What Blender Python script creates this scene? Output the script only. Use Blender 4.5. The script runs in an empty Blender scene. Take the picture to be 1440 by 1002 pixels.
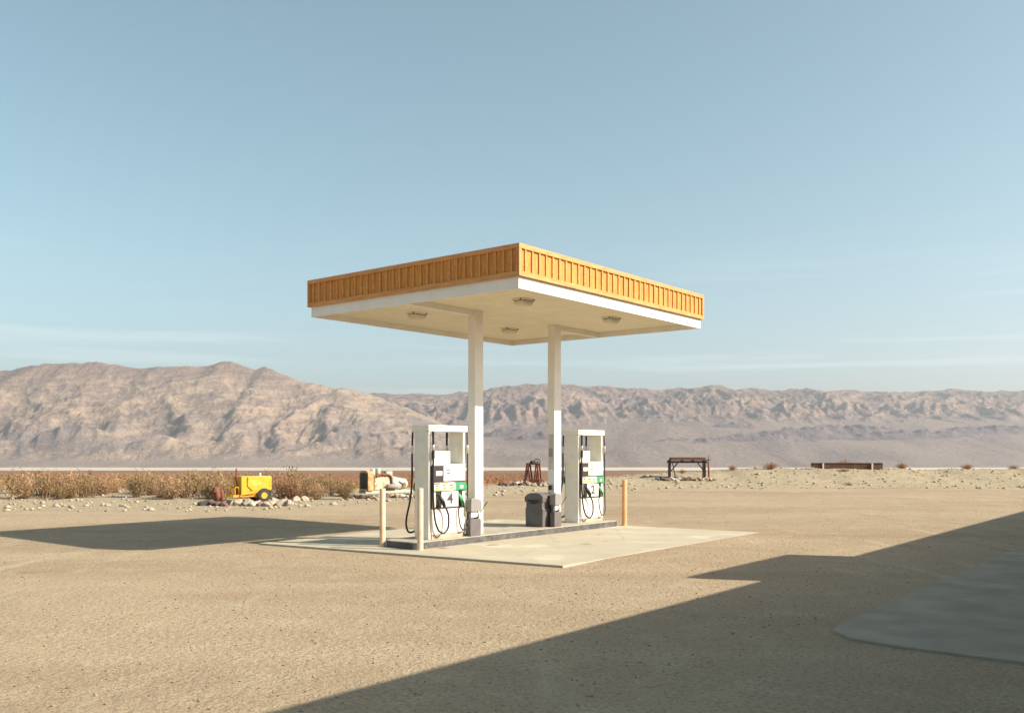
import bpy, bmesh, math, random
import numpy as np
from mathutils import Vector, Matrix, noise as mnoise

random.seed(7)
rng = np.random.default_rng(11)
scn = bpy.context.scene
COL = scn.collection

# ------------------------------------------------------------------ camera
H_EYE = 2.0084
cam_d = bpy.data.cameras.new('camera'); cam = bpy.data.objects.new('camera', cam_d); COL.objects.link(cam)
cam.location = (0, 0, H_EYE); cam.rotation_euler = (math.radians(90), 0, 0)
cam_d.sensor_width = 36; cam_d.lens = 1295.85 / 1440 * 36
cam_d.shift_y = (633.54 - 501) / 1440
cam_d.clip_start = 0.1; cam_d.clip_end = 90000
scn.camera = cam

# ------------------------------------------------------------------ light
SUN_EL = math.radians(32.4); SUN_AZ = math.atan2(1.52, -0.42)
world = bpy.data.worlds.new('World'); scn.world = world; world.use_nodes = True
wn, wl = world.node_tree.nodes, world.node_tree.links
bg = wn['Background']
sky = wn.new('ShaderNodeTexSky'); sky.sky_type = 'NISHITA'; sky.sun_disc = False
sky.sun_elevation = SUN_EL; sky.sun_rotation = SUN_AZ
sky.altitude = 500; sky.air_density = 1.0; sky.dust_density = 2.6; sky.ozone_density = 1.6
hs = wn.new('ShaderNodeHueSaturation'); hs.inputs['Hue'].default_value = 0.460; hs.inputs['Saturation'].default_value = 0.84
wl.new(sky.outputs[0], hs.inputs['Color'])
# thin streaks of high cloud
tc = wn.new('ShaderNodeTexCoord'); mp = wn.new('ShaderNodeMapping'); mp.inputs['Scale'].default_value = (1.1, 1.1, 26)
nz = wn.new('ShaderNodeTexNoise'); nz.inputs['Scale'].default_value = 1.7; nz.inputs['Detail'].default_value = 5
rp = wn.new('ShaderNodeValToRGB'); rp.color_ramp.elements[0].position = .57; rp.color_ramp.elements[1].position = .78
rp.color_ramp.elements[1].color = (.5, .5, .5, 1)
mx = wn.new('ShaderNodeMixRGB'); mx.inputs[2].default_value = (6.6, 7.2, 7.2, 1)
sepw = wn.new('ShaderNodeSeparateXYZ'); mrw = wn.new('ShaderNodeMapRange'); mrw.inputs[1].default_value = .10; mrw.inputs[2].default_value = .22
mrw.inputs[3].default_value = 1; mrw.inputs[4].default_value = 0
mw = wn.new('ShaderNodeMath'); mw.operation = 'MULTIPLY'
wl.new(tc.outputs['Generated'], mp.inputs[0]); wl.new(mp.outputs[0], nz.inputs['Vector']); wl.new(nz.outputs[0], rp.inputs[0])
wl.new(tc.outputs['Generated'], sepw.inputs[0]); wl.new(sepw.outputs['Z'], mrw.inputs[0])
wl.new(mrw.outputs[0], mw.inputs[0]); wl.new(rp.outputs[0], mw.inputs[1])
wl.new(mw.outputs[0], mx.inputs[0]); wl.new(hs.outputs[0], mx.inputs[1]); wl.new(mx.outputs[0], bg.inputs['Color'])
bg.inputs['Strength'].default_value = 0.098

sun_d = bpy.data.lights.new('sun', 'SUN'); sun_d.energy = 5.0; sun_d.angle = math.radians(0.5); sun_d.color = (1.0, .91, .76)
sun = bpy.data.objects.new('sun', sun_d); COL.objects.link(sun)
sun.rotation_euler = Vector((1.52, -0.42, 1.0)).to_track_quat('Z', 'Y').to_euler(); sun.location = (40, -10, 30)

scn.view_settings.view_transform = 'Standard'; scn.view_settings.look = 'None'
scn.view_settings.exposure = 0.8; scn.view_settings.gamma = 1.0
scn.render.engine = 'CYCLES'

# ------------------------------------------------------------------ frames
TH = 0.6749
U = Vector((math.sin(TH), math.cos(TH), 0)); V = Vector((-U.y, U.x, 0)); F = Vector((.1225, 16.8976, 0))
ROT = math.radians(90) - TH
def W(u, v, z=0): return F + U * u + V * v + Vector((0, 0, z))

# ------------------------------------------------------------------ materials
MATS = {}
def slab_wear(n, l, mpn, base):
    vo = n.new('ShaderNodeTexVoronoi'); vo.feature = 'DISTANCE_TO_EDGE'; vo.inputs['Scale'].default_value = .33
    nz_ = n.new('ShaderNodeTexNoise'); nz_.inputs['Scale'].default_value = 2.2; nz_.inputs['Detail'].default_value = 6
    l.new(mpn.outputs[0], nz_.inputs['Vector']); ad = n.new('ShaderNodeVectorMath'); ad.operation = 'MULTIPLY_ADD'
    ad.inputs[1].default_value = (.55, .55, 0); l.new(nz_.outputs['Color'], ad.inputs[0]); l.new(mpn.outputs[0], ad.inputs[2]); l.new(ad.outputs[0], vo.inputs['Vector'])
    r = n.new('ShaderNodeMapRange'); r.inputs[1].default_value = .002; r.inputs[2].default_value = .006; r.inputs[3].default_value = .3; r.inputs[4].default_value = 0; l.new(vo.outputs['Distance'], r.inputs[0])
    m1 = n.new('ShaderNodeMixRGB'); m1.inputs[2].default_value = (.16, .12, .08, 1); l.new(r.outputs[0], m1.inputs[0]); l.new(base, m1.inputs[1])
    return speckle((.22, .18, .13), 1.6, .64, .10)(n, l, mpn, speckle((.52, .455, .34), .8, .56, .12)(n, l, mpn, m1.outputs[0]))
def mat(name, col, rough=.6, metal=0, var=.0, vscale=6, col2=None, bump=0, bscale=40, vdetail=6, ramp=(.35, .65), stretch=None, extra=None, coord='Object'):
    """painted / plain surface with optional second colour mixed in by noise, and bump."""
    if name in MATS: return MATS[name]
    m = bpy.data.materials.new(name); m.use_nodes = True; MATS[name] = m
    n, l = m.node_tree.nodes, m.node_tree.links
    b = n['Principled BSDF']; b.inputs['Roughness'].default_value = rough; b.inputs['Metallic'].default_value = metal
    t = n.new('ShaderNodeTexCoord'); mpn = n.new('ShaderNodeMapping'); l.new(t.outputs[coord], mpn.inputs[0])
    if stretch: mpn.inputs['Scale'].default_value = stretch
    base = None
    if col2 is None: col2 = tuple(c * (1 - var) for c in col)
    nn = n.new('ShaderNodeTexNoise'); nn.inputs['Scale'].default_value = vscale; nn.inputs['Detail'].default_value = vdetail
    l.new(mpn.outputs[0], nn.inputs['Vector'])
    r = n.new('ShaderNodeValToRGB'); r.color_ramp.elements[0].position = ramp[0]; r.color_ramp.elements[1].position = ramp[1]
    r.color_ramp.elements[0].color = (*col2, 1); r.color_ramp.elements[1].color = (*col, 1)
    l.new(nn.outputs[0], r.inputs[0]); base = r.outputs[0]
    if extra:
        base = extra(n, l, mpn, base)
    l.new(base, b.inputs['Base Color'])
    if bump:
        n2 = n.new('ShaderNodeTexNoise'); n2.inputs['Scale'].default_value = bscale; n2.inputs['Detail'].default_value = 8
        l.new(mpn.outputs[0], n2.inputs['Vector'])
        bp = n.new('ShaderNodeBump'); bp.inputs['Strength'].default_value = bump; bp.inputs['Distance'].default_value = .01
        l.new(n2.outputs[0], bp.inputs['Height']); l.new(bp.outputs[0], b.inputs['Normal'])
    return m

def speckle(color, scale, thr, soft=.03):
    def f(n, l, mpn, base):
        v = n.new('ShaderNodeTexNoise'); v.inputs['Scale'].default_value = scale; v.inputs['Detail'].default_value = 3
        l.new(mpn.outputs[0], v.inputs['Vector'])
        r = n.new('ShaderNodeValToRGB'); r.color_ramp.elements[0].position = thr; r.color_ramp.elements[1].position = thr + soft
        l.new(v.outputs[0], r.inputs[0])
        m = n.new('ShaderNodeMixRGB'); m.inputs[2].default_value = (*color, 1)
        l.new(r.outputs[0], m.inputs[0]); l.new(base, m.inputs[1]); return m.outputs[0]
    return f

M_white = mat('white_paint', (.80, .76, .69), .45, var=.07, vscale=3)
M_whitedirty = mat('white_pump_paint', (.78, .735, .655), .4, col2=(.69, .64, .56), vscale=5, ramp=(.25, .5), extra=speckle((.45, .38, .28), 22, .72))
M_soffit = mat('soffit_paint', (.84, .77, .60), .6, var=.06, vscale=2)
M_wood = mat('stained_wood', (.66, .295, .048), .75, col2=(.46, .17, .032), vscale=7, stretch=(6, 6, .7), bump=.5, bscale=30, extra=speckle((.25, .11, .05), 5, .66, .1))
M_woodtrim = mat('stained_wood_trim', (.66, .32, .10), .75, col2=(.53, .22, .075), vscale=5, stretch=(.6, .6, 4), bump=.3, bscale=30, extra=speckle((.18, .08, .04), 14, .74, .03))
M_conc = mat('slab_concrete', (.45, .395, .29), .85, col2=(.38, .33, .24), vscale=.9, bump=.25, bscale=60, vdetail=9, ramp=(.3, .7), extra=slab_wear)
M_island = mat('island_concrete', (.42, .37, .285), .85, col2=(.32, .28, .215), vscale=3, bump=.3, bscale=60)
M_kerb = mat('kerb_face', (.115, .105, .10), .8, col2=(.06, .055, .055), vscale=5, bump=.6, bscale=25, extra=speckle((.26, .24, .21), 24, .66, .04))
M_black = mat('black_rubber', (.018, .017, .016), .45, var=.3)
M_dark = mat('dark_panel', (.040, .030, .028), .5, var=.2)
M_silver = mat('metal_coupling', (.6, .58, .54), .35, metal=.8, var=.1)
M_bingrey = mat('grey_plastic', (.135, .12, .118), .6, col2=(.10, .09, .088), vscale=4, bump=.15, bscale=80)
M_binlight = mat('light_grey_plastic', (.24, .225, .21), .6, var=.12, vscale=5)
M_boll = mat('bollard_paint', (.72, .52, .36), .55, col2=(.66, .40, .23), vscale=4, ramp=(.3, .6), extra=speckle((.30, .12, .05), 9, .69, .03))
M_bollo = mat('bollard_orange_paint', (.68, .37, .18), .55, col2=(.62, .30, .13), vscale=4, extra=speckle((.30, .12, .05), 9, .69, .03))
M_green = mat('green_plastic', (.035, .27, .10), .4, var=.1)
M_palegrey = mat('pale_blue_panel', (.50, .56, .52), .45, var=.06)
M_yellowbtn = mat('yellow_button', (.75, .60, .06), .4, var=.05)
M_red = mat('red_label', (.55, .05, .06), .5)
M_lens = mat('lamp_lens', (.66, .62, .50), .3, var=.05)
M_notice = mat('notice_paper', (.62, .57, .50), .7, col2=(.54, .50, .46), vscale=10)
M_print = mat('faded_print', (.30, .27, .27), .7)
M_ink = mat('ink', (.05, .045, .05), .6)
M_brownslot = mat('slot_brown', (.16, .09, .035), .5)
M_yellow = mat('yellow_machine_paint', (.74, .36, .01), .5, col2=(.64, .28, .01), vscale=4, extra=speckle((.42, .16, .03), 9, .68, .04), bump=.1)
M_paleyellow = mat('faded_lettering', (.85, .66, .16), .6)
M_tyre = mat('tyre', (.03, .03, .032), .85, bump=.3)
M_rust = mat('rust', (.24, .085, .04), .9, col2=(.12, .04, .025), vscale=12, bump=.8, bscale=40)
M_rustred = mat('red_oxide', (.36, .12, .065), .9, col2=(.20, .06, .04), vscale=9, bump=.5)
M_rustcream = mat('rust_streaked_cream', (.58, .49, .32), .8, col2=(.36, .17, .07), vscale=5, ramp=(.36, .50), bump=.5)
M_orangerust = mat('orange_rust', (.45, .19, .07), .85, col2=(.52, .38, .22), vscale=4, ramp=(.4, .6), bump=.5)
M_paleblue = mat('pale_green_paint', (.42, .44, .36), .6, col2=(.33, .34, .27), vscale=7, extra=speckle((.35, .15, .07), 12, .66, .04))
M_greyiron = mat('grey_iron', (.30, .27, .24), .7, var=.3, vscale=8)
M_timber = mat('weathered_timber', (.085, .055, .045), .9, col2=(.05, .04, .03), vscale=10, stretch=(1, 5, 5), bump=.6)
M_timbertop = mat('weathered_planks', (.19, .095, .06), .9, col2=(.10, .05, .035), vscale=9, stretch=(1, 6, 6), bump=.6)
M_wallbrown = mat('rusty_steel', (.13, .062, .03), .9, col2=(.08, .04, .02), vscale=3, bump=.5)
M_post = mat('pale_post', (.62, .58, .5), .7)
M_rocks = [mat('rock_pale', (0.430, 0.361, 0.275), .9, col2=(0.327, 0.258, 0.189), vscale=5, bump=.8),
           mat('rock_tan', (0.344, 0.249, 0.172), .9, col2=(0.249, 0.172, 0.120), vscale=5, bump=.8),
           mat('rock_red', (0.206, 0.112, 0.086), .9, col2=(0.138, 0.077, 0.069), vscale=5, bump=.8),
           mat('rock_dark', (0.095, 0.073, 0.069), .9, col2=(0.060, 0.047, 0.047), vscale=5, bump=.8),
           mat('rock_white', (0.533, 0.490, 0.413), .9, col2=(0.413, 0.361, 0.292), vscale=5, bump=.8)]
M_stem = mat('bush_stems', (0.378, 0.249, 0.163), .9, var=.3, vscale=3)
M_leafs = [mat('leaf_olive', (0.258, 0.172, 0.056), .8, col2=(0.172, 0.120, 0.043), vscale=3),
           mat('leaf_brown', (0.361, 0.185, 0.086), .85, col2=(0.241, 0.120, 0.060), vscale=3),
           mat('leaf_straw', (0.396, 0.258, 0.120), .85, col2=(0.275, 0.163, 0.077), vscale=3),
           mat('leaf_orange', (0.387, 0.172, 0.052), .85, col2=(0.258, 0.112, 0.034), vscale=3),
           mat('leaf_green', (0.077, 0.086, 0.030), .85, col2=(0.052, 0.060, 0.022), vscale=3)]

# ------------------------------------------------------------------ mesh builder
class MB:
    def __init__(s): s.v = []; s.f = []; s.m = []; s.sm = []
    def add(s, vs, fs, m=0, smooth=False):
        o = len(s.v); s.v += [tuple(p) for p in vs]; s.f += [tuple(i + o for i in f) for f in fs]; s.m += [m] * len(fs); s.sm += [smooth] * len(fs)
    def box(s, x0, x1, y0, y1, z0, z1, m=0):
        s.add([(x0,y0,z0),(x1,y0,z0),(x1,y1,z0),(x0,y1,z0),(x0,y0,z1),(x1,y0,z1),(x1,y1,z1),(x0,y1,z1)],
              [(0,3,2,1),(4,5,6,7),(0,1,5,4),(1,2,6,5),(2,3,7,6),(3,0,4,7)], m)
    def prism(s, poly, axis, a, b, m=0):
        """extrude a 2D polygon: axis 'x' poly=(y,z), 'y' poly=(x,z), 'z' poly=(x,y)"""
        def P(p, t): return {'x': (t, p[0], p[1]), 'y': (p[0], t, p[1]), 'z': (p[0], p[1], t)}[axis]
        n = len(poly); vs = [P(p, a) for p in poly] + [P(p, b) for p in poly]
        fs = [tuple(range(n))[::-1], tuple(range(n, 2 * n))] + [(i, (i + 1) % n, n + (i + 1) % n, n + i) for i in range(n)]
        s.add(vs, fs, m)
    def beam(s, p, q, w, h, m=0):
        p, q = Vector(p), Vector(q); d = (q - p).normalized()
        up = Vector((0, 0, 1)) if abs(d.z) < .95 else Vector((0, 1, 0))
        a = d.cross(up).normalized() * w / 2; b = a.cross(d).normalized() * h / 2
        vs = [p - a - b, p + a - b, p + a + b, p - a + b, q - a - b, q + a - b, q + a + b, q - a + b]
        s.add(vs, [(0,3,2,1),(4,5,6,7),(0,1,5,4),(1,2,6,5),(2,3,7,6),(3,0,4,7)], m)
    def tube(s, pts, r, m=0, seg=10, cap=True, smooth=True):
        pts = [Vector(p) for p in pts]; n = len(pts); R = r if isinstance(r, (list, tuple)) else [r] * n
        vs = []; prev = None
        for i, p in enumerate(pts):
            d = (pts[min(i + 1, n - 1)] - pts[max(i - 1, 0)]).normalized()
            if prev is None:
                a = d.cross(Vector((0, 0, 1)) if abs(d.z) < .9 else Vector((1, 0, 0))).normalized()
            else: a = (prev - d * prev.dot(d)).normalized()
            prev = a; b = d.cross(a)
            for k in range(seg):
                t = 2 * math.pi * k / seg; vs.append(p + (a * math.cos(t) + b * math.sin(t)) * R[i])
        fs = [(i * seg + k, i * seg + (k + 1) % seg, (i + 1) * seg + (k + 1) % seg, (i + 1) * seg + k) for i in range(n - 1) for k in range(seg)]
        s.add(vs, fs, m, smooth)
        if cap: s.add(vs[:seg], [tuple(range(seg))[::-1]], m); s.add(vs[-seg:], [tuple(range(seg))], m)
    def lathe(s, prof, c, axis='z', m=0, seg=24):
        """prof = [(r, h)...] around axis through c"""
        c = Vector(c); vs = []
        for r, h in prof:
            for k in range(seg):
                t = 2 * math.pi * k / seg; x, y = r * math.cos(t), r * math.sin(t)
                vs.append(c + Vector({'z': (x, y, h), 'y': (x, h, y), 'x': (h, x, y)}[axis]))
        n = len(prof)
        fs = [(i * seg + k, i * seg + (k + 1) % seg, (i + 1) * seg + (k + 1) % seg, (i + 1) * seg + k) for i in range(n - 1) for k in range(seg)]
        s.add(vs, fs, m, True)
        s.add(vs[:seg], [tuple(range(seg))[::-1]], m); s.add(vs[-seg:], [tuple(range(seg))], m)
    def build(s, name, mats, parent=None, bevel=0, loc=None, rz=0):
        me = bpy.data.meshes.new(name); me.from_pydata(s.v, [], s.f)
        if not isinstance(mats, (list, tuple)): mats = [mats]
        for x in mats: me.materials.append(x)
        me.polygons.foreach_set('material_index', s.m); me.polygons.foreach_set('use_smooth', s.sm)
        bm = bmesh.new(); bm.from_mesh(me); bmesh.ops.recalc_face_normals(bm, faces=bm.faces); bm.to_mesh(me); bm.free()
        me.update()
        o = bpy.data.objects.new(name, me); COL.objects.link(o)
        if parent: o.parent = parent
        if loc is not None: o.location = loc
        if rz: o.rotation_euler.z = rz
        if bevel:
            b = o.modifiers.new('bevel', 'BEVEL'); b.width = bevel; b.segments = 2; b.limit_method = 'ANGLE'; b.angle_limit = math.radians(40)
        return o

def spline(pts, n=10):
    P = [Vector(p) for p in pts]; P = [P[0] * 2 - P[1]] + P + [P[-1] * 2 - P[-2]]; out = []
    for i in range(1, len(P) - 2):
        for k in range(n):
            t = k / n; a, b, c, d = P[i - 1], P[i], P[i + 1], P[i + 2]
            out.append(.5 * ((2 * b) + (c - a) * t + (2 * a - 5 * b + 4 * c - d) * t * t + (3 * b - a - 3 * c + d) * t ** 3))
    out.append(P[-2]); return out

def tag(o, label=None, cat=None, group=None, kind=None):
    if label: o['label'] = label
    if cat: o['category'] = cat
    if group: o['group'] = group
    if kind: o['kind'] = kind
    return o
def empty(name, loc, rz=0, label=None, cat=None, group=None):
    o = bpy.data.objects.new(name, None); COL.objects.link(o); o.location = loc; o.rotation_euler = (0, 0, rz); o.empty_display_size = .2
    return tag(o, label, cat, group)
def text_part(txt, name, size, material, parent, loc, rot, extrude=.003, bold=0.0, sx=1.0):
    cu = bpy.data.curves.new(name, 'FONT'); cu.body = txt; cu.size = size; cu.extrude = extrude; cu.offset = bold; cu.align_x = 'CENTER'; cu.align_y = 'CENTER'
    t = bpy.data.objects.new('tmp', cu); COL.objects.link(t)
    dg = bpy.context.evaluated_depsgraph_get(); me = bpy.data.meshes.new_from_object(t.evaluated_get(dg))
    bpy.data.objects.remove(t); me.materials.clear(); me.materials.append(material)
    for v in me.vertices: v.co.x *= sx
    o = bpy.data.objects.new(name, me); COL.objects.link(o); o.parent = parent; o.location = loc; o.rotation_euler = rot
    return o

# ------------------------------------------------------------------ terrain
_perm = np.random.default_rng(3).permutation(4096)
_ang = np.random.default_rng(4).random(4096) * 2 * np.pi
def pnoise(x, y):
    xi = np.floor(x).astype(np.int64); yi = np.floor(y).astype(np.int64); fx = x - xi; fy = y - yi
    def g(i, j):
        h = _perm[(_perm[i & 4095] + j) & 4095]; return np.cos(_ang[h]), np.sin(_ang[h])
    def dt(i, j, dx, dy): a, b = g(xi + i, yi + j); return a * dx + b * dy
    sx = fx * fx * fx * (fx * (fx * 6 - 15) + 10); sy = fy * fy * fy * (fy * (fy * 6 - 15) + 10)
    a = dt(0, 0, fx, fy); b = dt(1, 0, fx - 1, fy); c = dt(0, 1, fx, fy - 1); d = dt(1, 1, fx - 1, fy - 1)
    return (a + (b - a) * sx) * (1 - sy) + (c + (d - c) * sx) * sy
def fbm(x, y, o=5, g=.5):
    s = 0; a = 1
    for k in range(o): s = s + a * pnoise(x * 2 ** k + 17.3 * k, y * 2 ** k - 9.1 * k); a *= g
    return s
def ridged(x, y, o=6, g=.5):
    s = 0; a = 1; w = 1
    for k in range(o):
        n = 1 - np.abs(pnoise(x * 2.03 ** k + 7.7 * k, y * 2.03 ** k + 3.1 * k)) * 1.6; n = n * n
        s = s + a * n * w; w = np.clip(n * 1.3, 0, 1); a *= g
    return s
def sstep(a, b, x):
    t = np.clip((x - a) / (b - a), 0, 1); return t * t * (3 - 2 * t)

# height of the yard, the berm at its rim and the long slope down to the valley floor
BX = np.array([-200, -30, -9, -4, -1, 2, 5, 8, 12, 16, 20, 24, 40, 200.])
BH = np.array([.10, .10, .05, .05, .18, .20, .34, .50, .62, .78, .92, .84, .8, .8])
def ground_z(x, y):
    x = np.asarray(x, float); y = np.asarray(y, float)
    crest = np.interp(x, [-50, -8, 2, 10, 60], [47, 48, 54, 61, 62]); foot = np.interp(x, [-50, -8, 2, 10, 60], [34, 36, 46, 49.5, 50])
    w = fbm(x * .11, y * .11, 3) ; crest = crest + w * 2.2; foot = foot + w * 2.0
    hb = np.interp(x, BX, BH) * (1 + .25 * fbm(x * .35, y * .1 + 5, 3))
    up = sstep(0, 1, (y - foot) / (crest - foot)); dn = sstep(crest + 1, crest + 14, y)
    z = -.04 + hb * up * (1 - dn)
    z = z + up * (1 - .6 * dn) * .05 * fbm(x * .9, y * .9, 4)
    z = z - dn * (.5 + .0212 * np.maximum(y - crest - 6, 0))
    z = z + .012 * fbm(x * .35, y * .35, 3) * sstep(0, 6, np.abs(y - 20) - 6 + np.abs(x) * .3)
    u_ = (x - F.x) * U.x + (y - F.y) * U.y; v_ = (x - F.x) * V.x + (y - F.y) * V.y
    z = z + .036 * np.exp(-((v_ + 1.2) / .9) ** 2) * sstep(-.2, 1.6, u_) * (1 - sstep(8.6, 11, u_))   # dirt banked against the apron
    yy = np.maximum(y, 60)
    z = z + .0012 * (yy - 60) * fbm(x * .004, y * .004, 3) * np.clip(1 - y / 8000, 0, 1)
    return np.maximum(z, -190.0)
def gz1(x, y): return float(ground_z(np.array([x]), np.array([y]))[0])

def axis_pts(lo_far, lo, hi, hi_far, step, g):
    a = list(np.arange(lo, hi + 1e-6, step)); s = step; t = a[-1]
    while t < hi_far: s *= g; t += s; a.append(t)
    s = step; t = a[0]; b = []
    while t > lo_far: s *= g; t -= s; b.append(t)
    return np.array(b[::-1] + a)
def grid_mesh(name, X, Y, Z, material, attrs=None, smooth=True):
    ny, nx = Z.shape; co = np.stack([X, Y, Z], -1).reshape(-1, 3).astype(np.float32)
    i = np.arange(nx * ny).reshape(ny, nx)
    q = np.stack([i[:-1, :-1], i[:-1, 1:], i[1:, 1:], i[1:, :-1]], -1).reshape(-1, 4).astype(np.int32)
    me = bpy.data.meshes.new(name); me.vertices.add(len(co)); me.vertices.foreach_set('co', co.ravel())
    me.loops.add(q.size); me.loops.foreach_set('vertex_index', q.ravel()); me.polygons.add(len(q))
    me.polygons.foreach_set('loop_start', np.arange(0, q.size, 4, dtype=np.int32)); me.polygons.foreach_set('use_smooth', np.full(len(q), smooth))
    for k, a in (attrs or {}).items():
        at = me.attributes.new(k, 'FLOAT', 'POINT'); at.data.foreach_set('value', a.astype(np.float32).ravel())
    me.materials.append(material); me.update(calc_edges=True); me.validate()
    o = bpy.data.objects.new(name, me); COL.objects.link(o); return o

def nmix(n, l, fac, a, b):
    m = n.new('ShaderNodeMixRGB')
    for i, s in ((0, fac), (1, a), (2, b)):
        if isinstance(s, (tuple, float, int)): m.inputs[i].default_value = (*s, 1) if isinstance(s, tuple) else s
        else: l.new(s, m.inputs[i])
    return m.outputs[0]
def nnoise(n, l, vec, scale, detail=5, dist=0, stretch=None, rough=.5):
    if stretch:
        m = n.new('ShaderNodeMapping'); m.inputs['Scale'].default_value = stretch; l.new(vec, m.inputs[0]); vec = m.outputs[0]
    t = n.new('ShaderNodeTexNoise'); t.inputs['Scale'].default_value = scale; t.inputs['Detail'].default_value = detail; t.inputs['Distortion'].default_value = dist
    t.inputs['Roughness'].default_value = rough
    l.new(vec, t.inputs['Vector']); return t.outputs[0]
def nramp(n, l, val, a, b, x=0.0, y=1.0, smooth=True):
    m = n.new('ShaderNodeMapRange'); m.interpolation_type = 'SMOOTHSTEP' if smooth else 'LINEAR'
    m.inputs[1].default_value = a; m.inputs[2].default_value = b; m.inputs[3].default_value = x; m.inputs[4].default_value = y
    l.new(val, m.inputs[0]); return m.outputs[0]
def nmath(n, l, op, a, b):
    m = n.new('ShaderNodeMath'); m.operation = op
    for i, s in ((0, a), (1, b)):
        if isinstance(s, (float, int)): m.inputs[i].default_value = s
        else: l.new(s, m.inputs[i])
    return m.outputs[0]

def ground_material():
    m = bpy.data.materials.new('desert_gravel'); m.use_nodes = True; n, l = m.node_tree.nodes, m.node_tree.links; b = n['Principled BSDF']
    b.inputs['Roughness'].default_value = .95; b.inputs['Specular IOR Level'].default_value = .15
    g = n.new('ShaderNodeNewGeometry'); P = g.outputs['Position']; sp = n.new('ShaderNodeSeparateXYZ'); l.new(P, sp.inputs[0]); Y = sp.outputs['Y']
    # yard: packed tan gravel with browner tracks and grit
    lot = nmix(n, l, nramp(n, l, nnoise(n, l, P, .16, 6, .6, (.5, 1.6, 1)), .35, .68), (0.395, 0.303, 0.202), (0.315, 0.235, 0.153))
    lot = nmix(n, l, nramp(n, l, nnoise(n, l, P, 1.6, 6), .45, .75, 0, .55), lot, (0.445, 0.358, 0.235))
    lot = nmix(n, l, nramp(n, l, nnoise(n, l, P, 22, 4), .48, .62, 0, .62), lot, (0.245, 0.18, 0.112))
    lot = nmix(n, l, nramp(n, l, nnoise(n, l, P, 40, 3), .60, .70, 0, .8), lot, (0.115, 0.082, 0.057))
    lot = nmix(n, l, nramp(n, l, nnoise(n, l, P, 31, 3, 0, (1, 1, 1)), .64, .72, 0, .7), lot, (0.492, 0.426, 0.328))
    red = nmath(n, l, 'MULTIPLY', nramp(n, l, nnoise(n, l, P, .35, 5, .4, (.35, 1.5, 1)), .58, .72, 0, .5), nramp(n, l, Y, 14, 40, .5, 1))
    lot = nmix(n, l, red, lot, (0.271, 0.156, 0.094))
    wvt = n.new('ShaderNodeMapping'); wvt.inputs['Rotation'].default_value = (0, 0, .95); wvt.inputs['Scale'].default_value = (1, .12, 1); l.new(P, wvt.inputs[0])
    lot = nmix(n, l, nmath(n, l, 'MULTIPLY', nramp(n, l, nnoise(n, l, wvt.outputs[0], 1.3, 5, .3), .55, .70, 0, .5), nramp(n, l, nnoise(n, l, P, .12, 3), .45, .6)), lot, (0.254, 0.193, 0.127))
    lot = nmix(n, l, nmath(n, l, 'MULTIPLY', nramp(n, l, nnoise(n, l, wvt.outputs[0], 1.7, 6, .3), .44, .32, 0, .55), nramp(n, l, nnoise(n, l, P, .2, 3), .5, .6)), lot, (0.426, 0.353, 0.246))
    lot = nmix(n, l, nramp(n, l, nnoise(n, l, P, .55, 7, .5), .66, .74, 0, .45), lot, (0.197, 0.135, 0.090))
    # paler rubble of the berm
    berm = nmix(n, l, nramp(n, l, nnoise(n, l, P, 3.5, 6), .4, .62), (0.385, 0.316, 0.209), (0.295, 0.234, 0.152))
    berm = nmix(n, l, nramp(n, l, nnoise(n, l, P, 11, 4), .58, .66, 0, .7), berm, (0.131, 0.098, 0.074))
    berm = nmix(n, l, nramp(n, l, nnoise(n, l, P, 8, 4, 0, (1, 1, 1)), .60, .67, 0, .7), berm, (0.476, 0.410, 0.312))
    at = n.new('ShaderNodeAttribute'); at.attribute_name = 'berm'
    c = nmix(n, l, at.outputs['Fac'], lot, berm)
    # scrub slope beyond the rim
    scr = nmix(n, l, nramp(n, l, nnoise(n, l, P, .5, 6, 0), .4, .6), (0.246, 0.127, 0.070), (0.193, 0.111, 0.074))
    far = nmix(n, l, nramp(n, l, nnoise(n, l, P, .004, 6, .3), .4, .65), (0.213, 0.152, 0.123), (0.172, 0.119, 0.102))
    scr = nmix(n, l, nramp(n, l, Y, 90, 1100), scr, far)
    at2 = n.new('ShaderNodeAttribute'); at2.attribute_name = 'beyond'
    c = nmix(n, l, at2.outputs['Fac'], c, scr)
    # salt flat on the valley floor
    wob = nmath(n, l, 'ADD', Y, nmath(n, l, 'MULTIPLY', nnoise(n, l, P, .0006, 4, 0, (1, .3, 1)), 700.0))
    c = nmix(n, l, nramp(n, l, wob, 8650, 8900), c, (0.558, 0.459, 0.328))
    c = nmix(n, l, nramp(n, l, wob, 10900, 11500), c, (0.254, 0.197, 0.164))
    l.new(c, b.inputs['Base Color'])
    h = nmath(n, l, 'ADD', nmath(n, l, 'MULTIPLY', nnoise(n, l, P, 14, 6), 1.0), nmath(n, l, 'MULTIPLY', nnoise(n, l, P, 45, 4), .45))
    bp = n.new('ShaderNodeBump'); bp.inputs['Strength'].default_value = .75; bp.inputs['Distance'].default_value = .035
    l.new(h, bp.inputs['Height'])
    l.new(bp.outputs[0], b.inputs['Normal'])
    return m
gx = axis_pts(-16000, -32, 32, 16000, .3, 1.045); gy = np.concatenate([axis_pts(-60, 3, 66, 66.1, .3, 1.06), ])
t = gy[-1]; s = .3; ext = []
while t < 12600: s *= 1.03; t += s; ext.append(t)
gy = np.concatenate([gy, ext])
GX, GY = np.meshgrid(gx, gy); GZ = ground_z(GX, GY)
foot = np.interp(GX, [-50, -8, 2, 10, 60], [30, 31, 44, 49.5, 50]); crest = np.interp(GX, [-50, -8, 2, 10, 60], [44, 48, 54, 61, 62])
wv = fbm(GX * .11, GY * .11, 3) * 2.2 + fbm(GX * .8, GY * .8, 3) * .8
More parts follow.
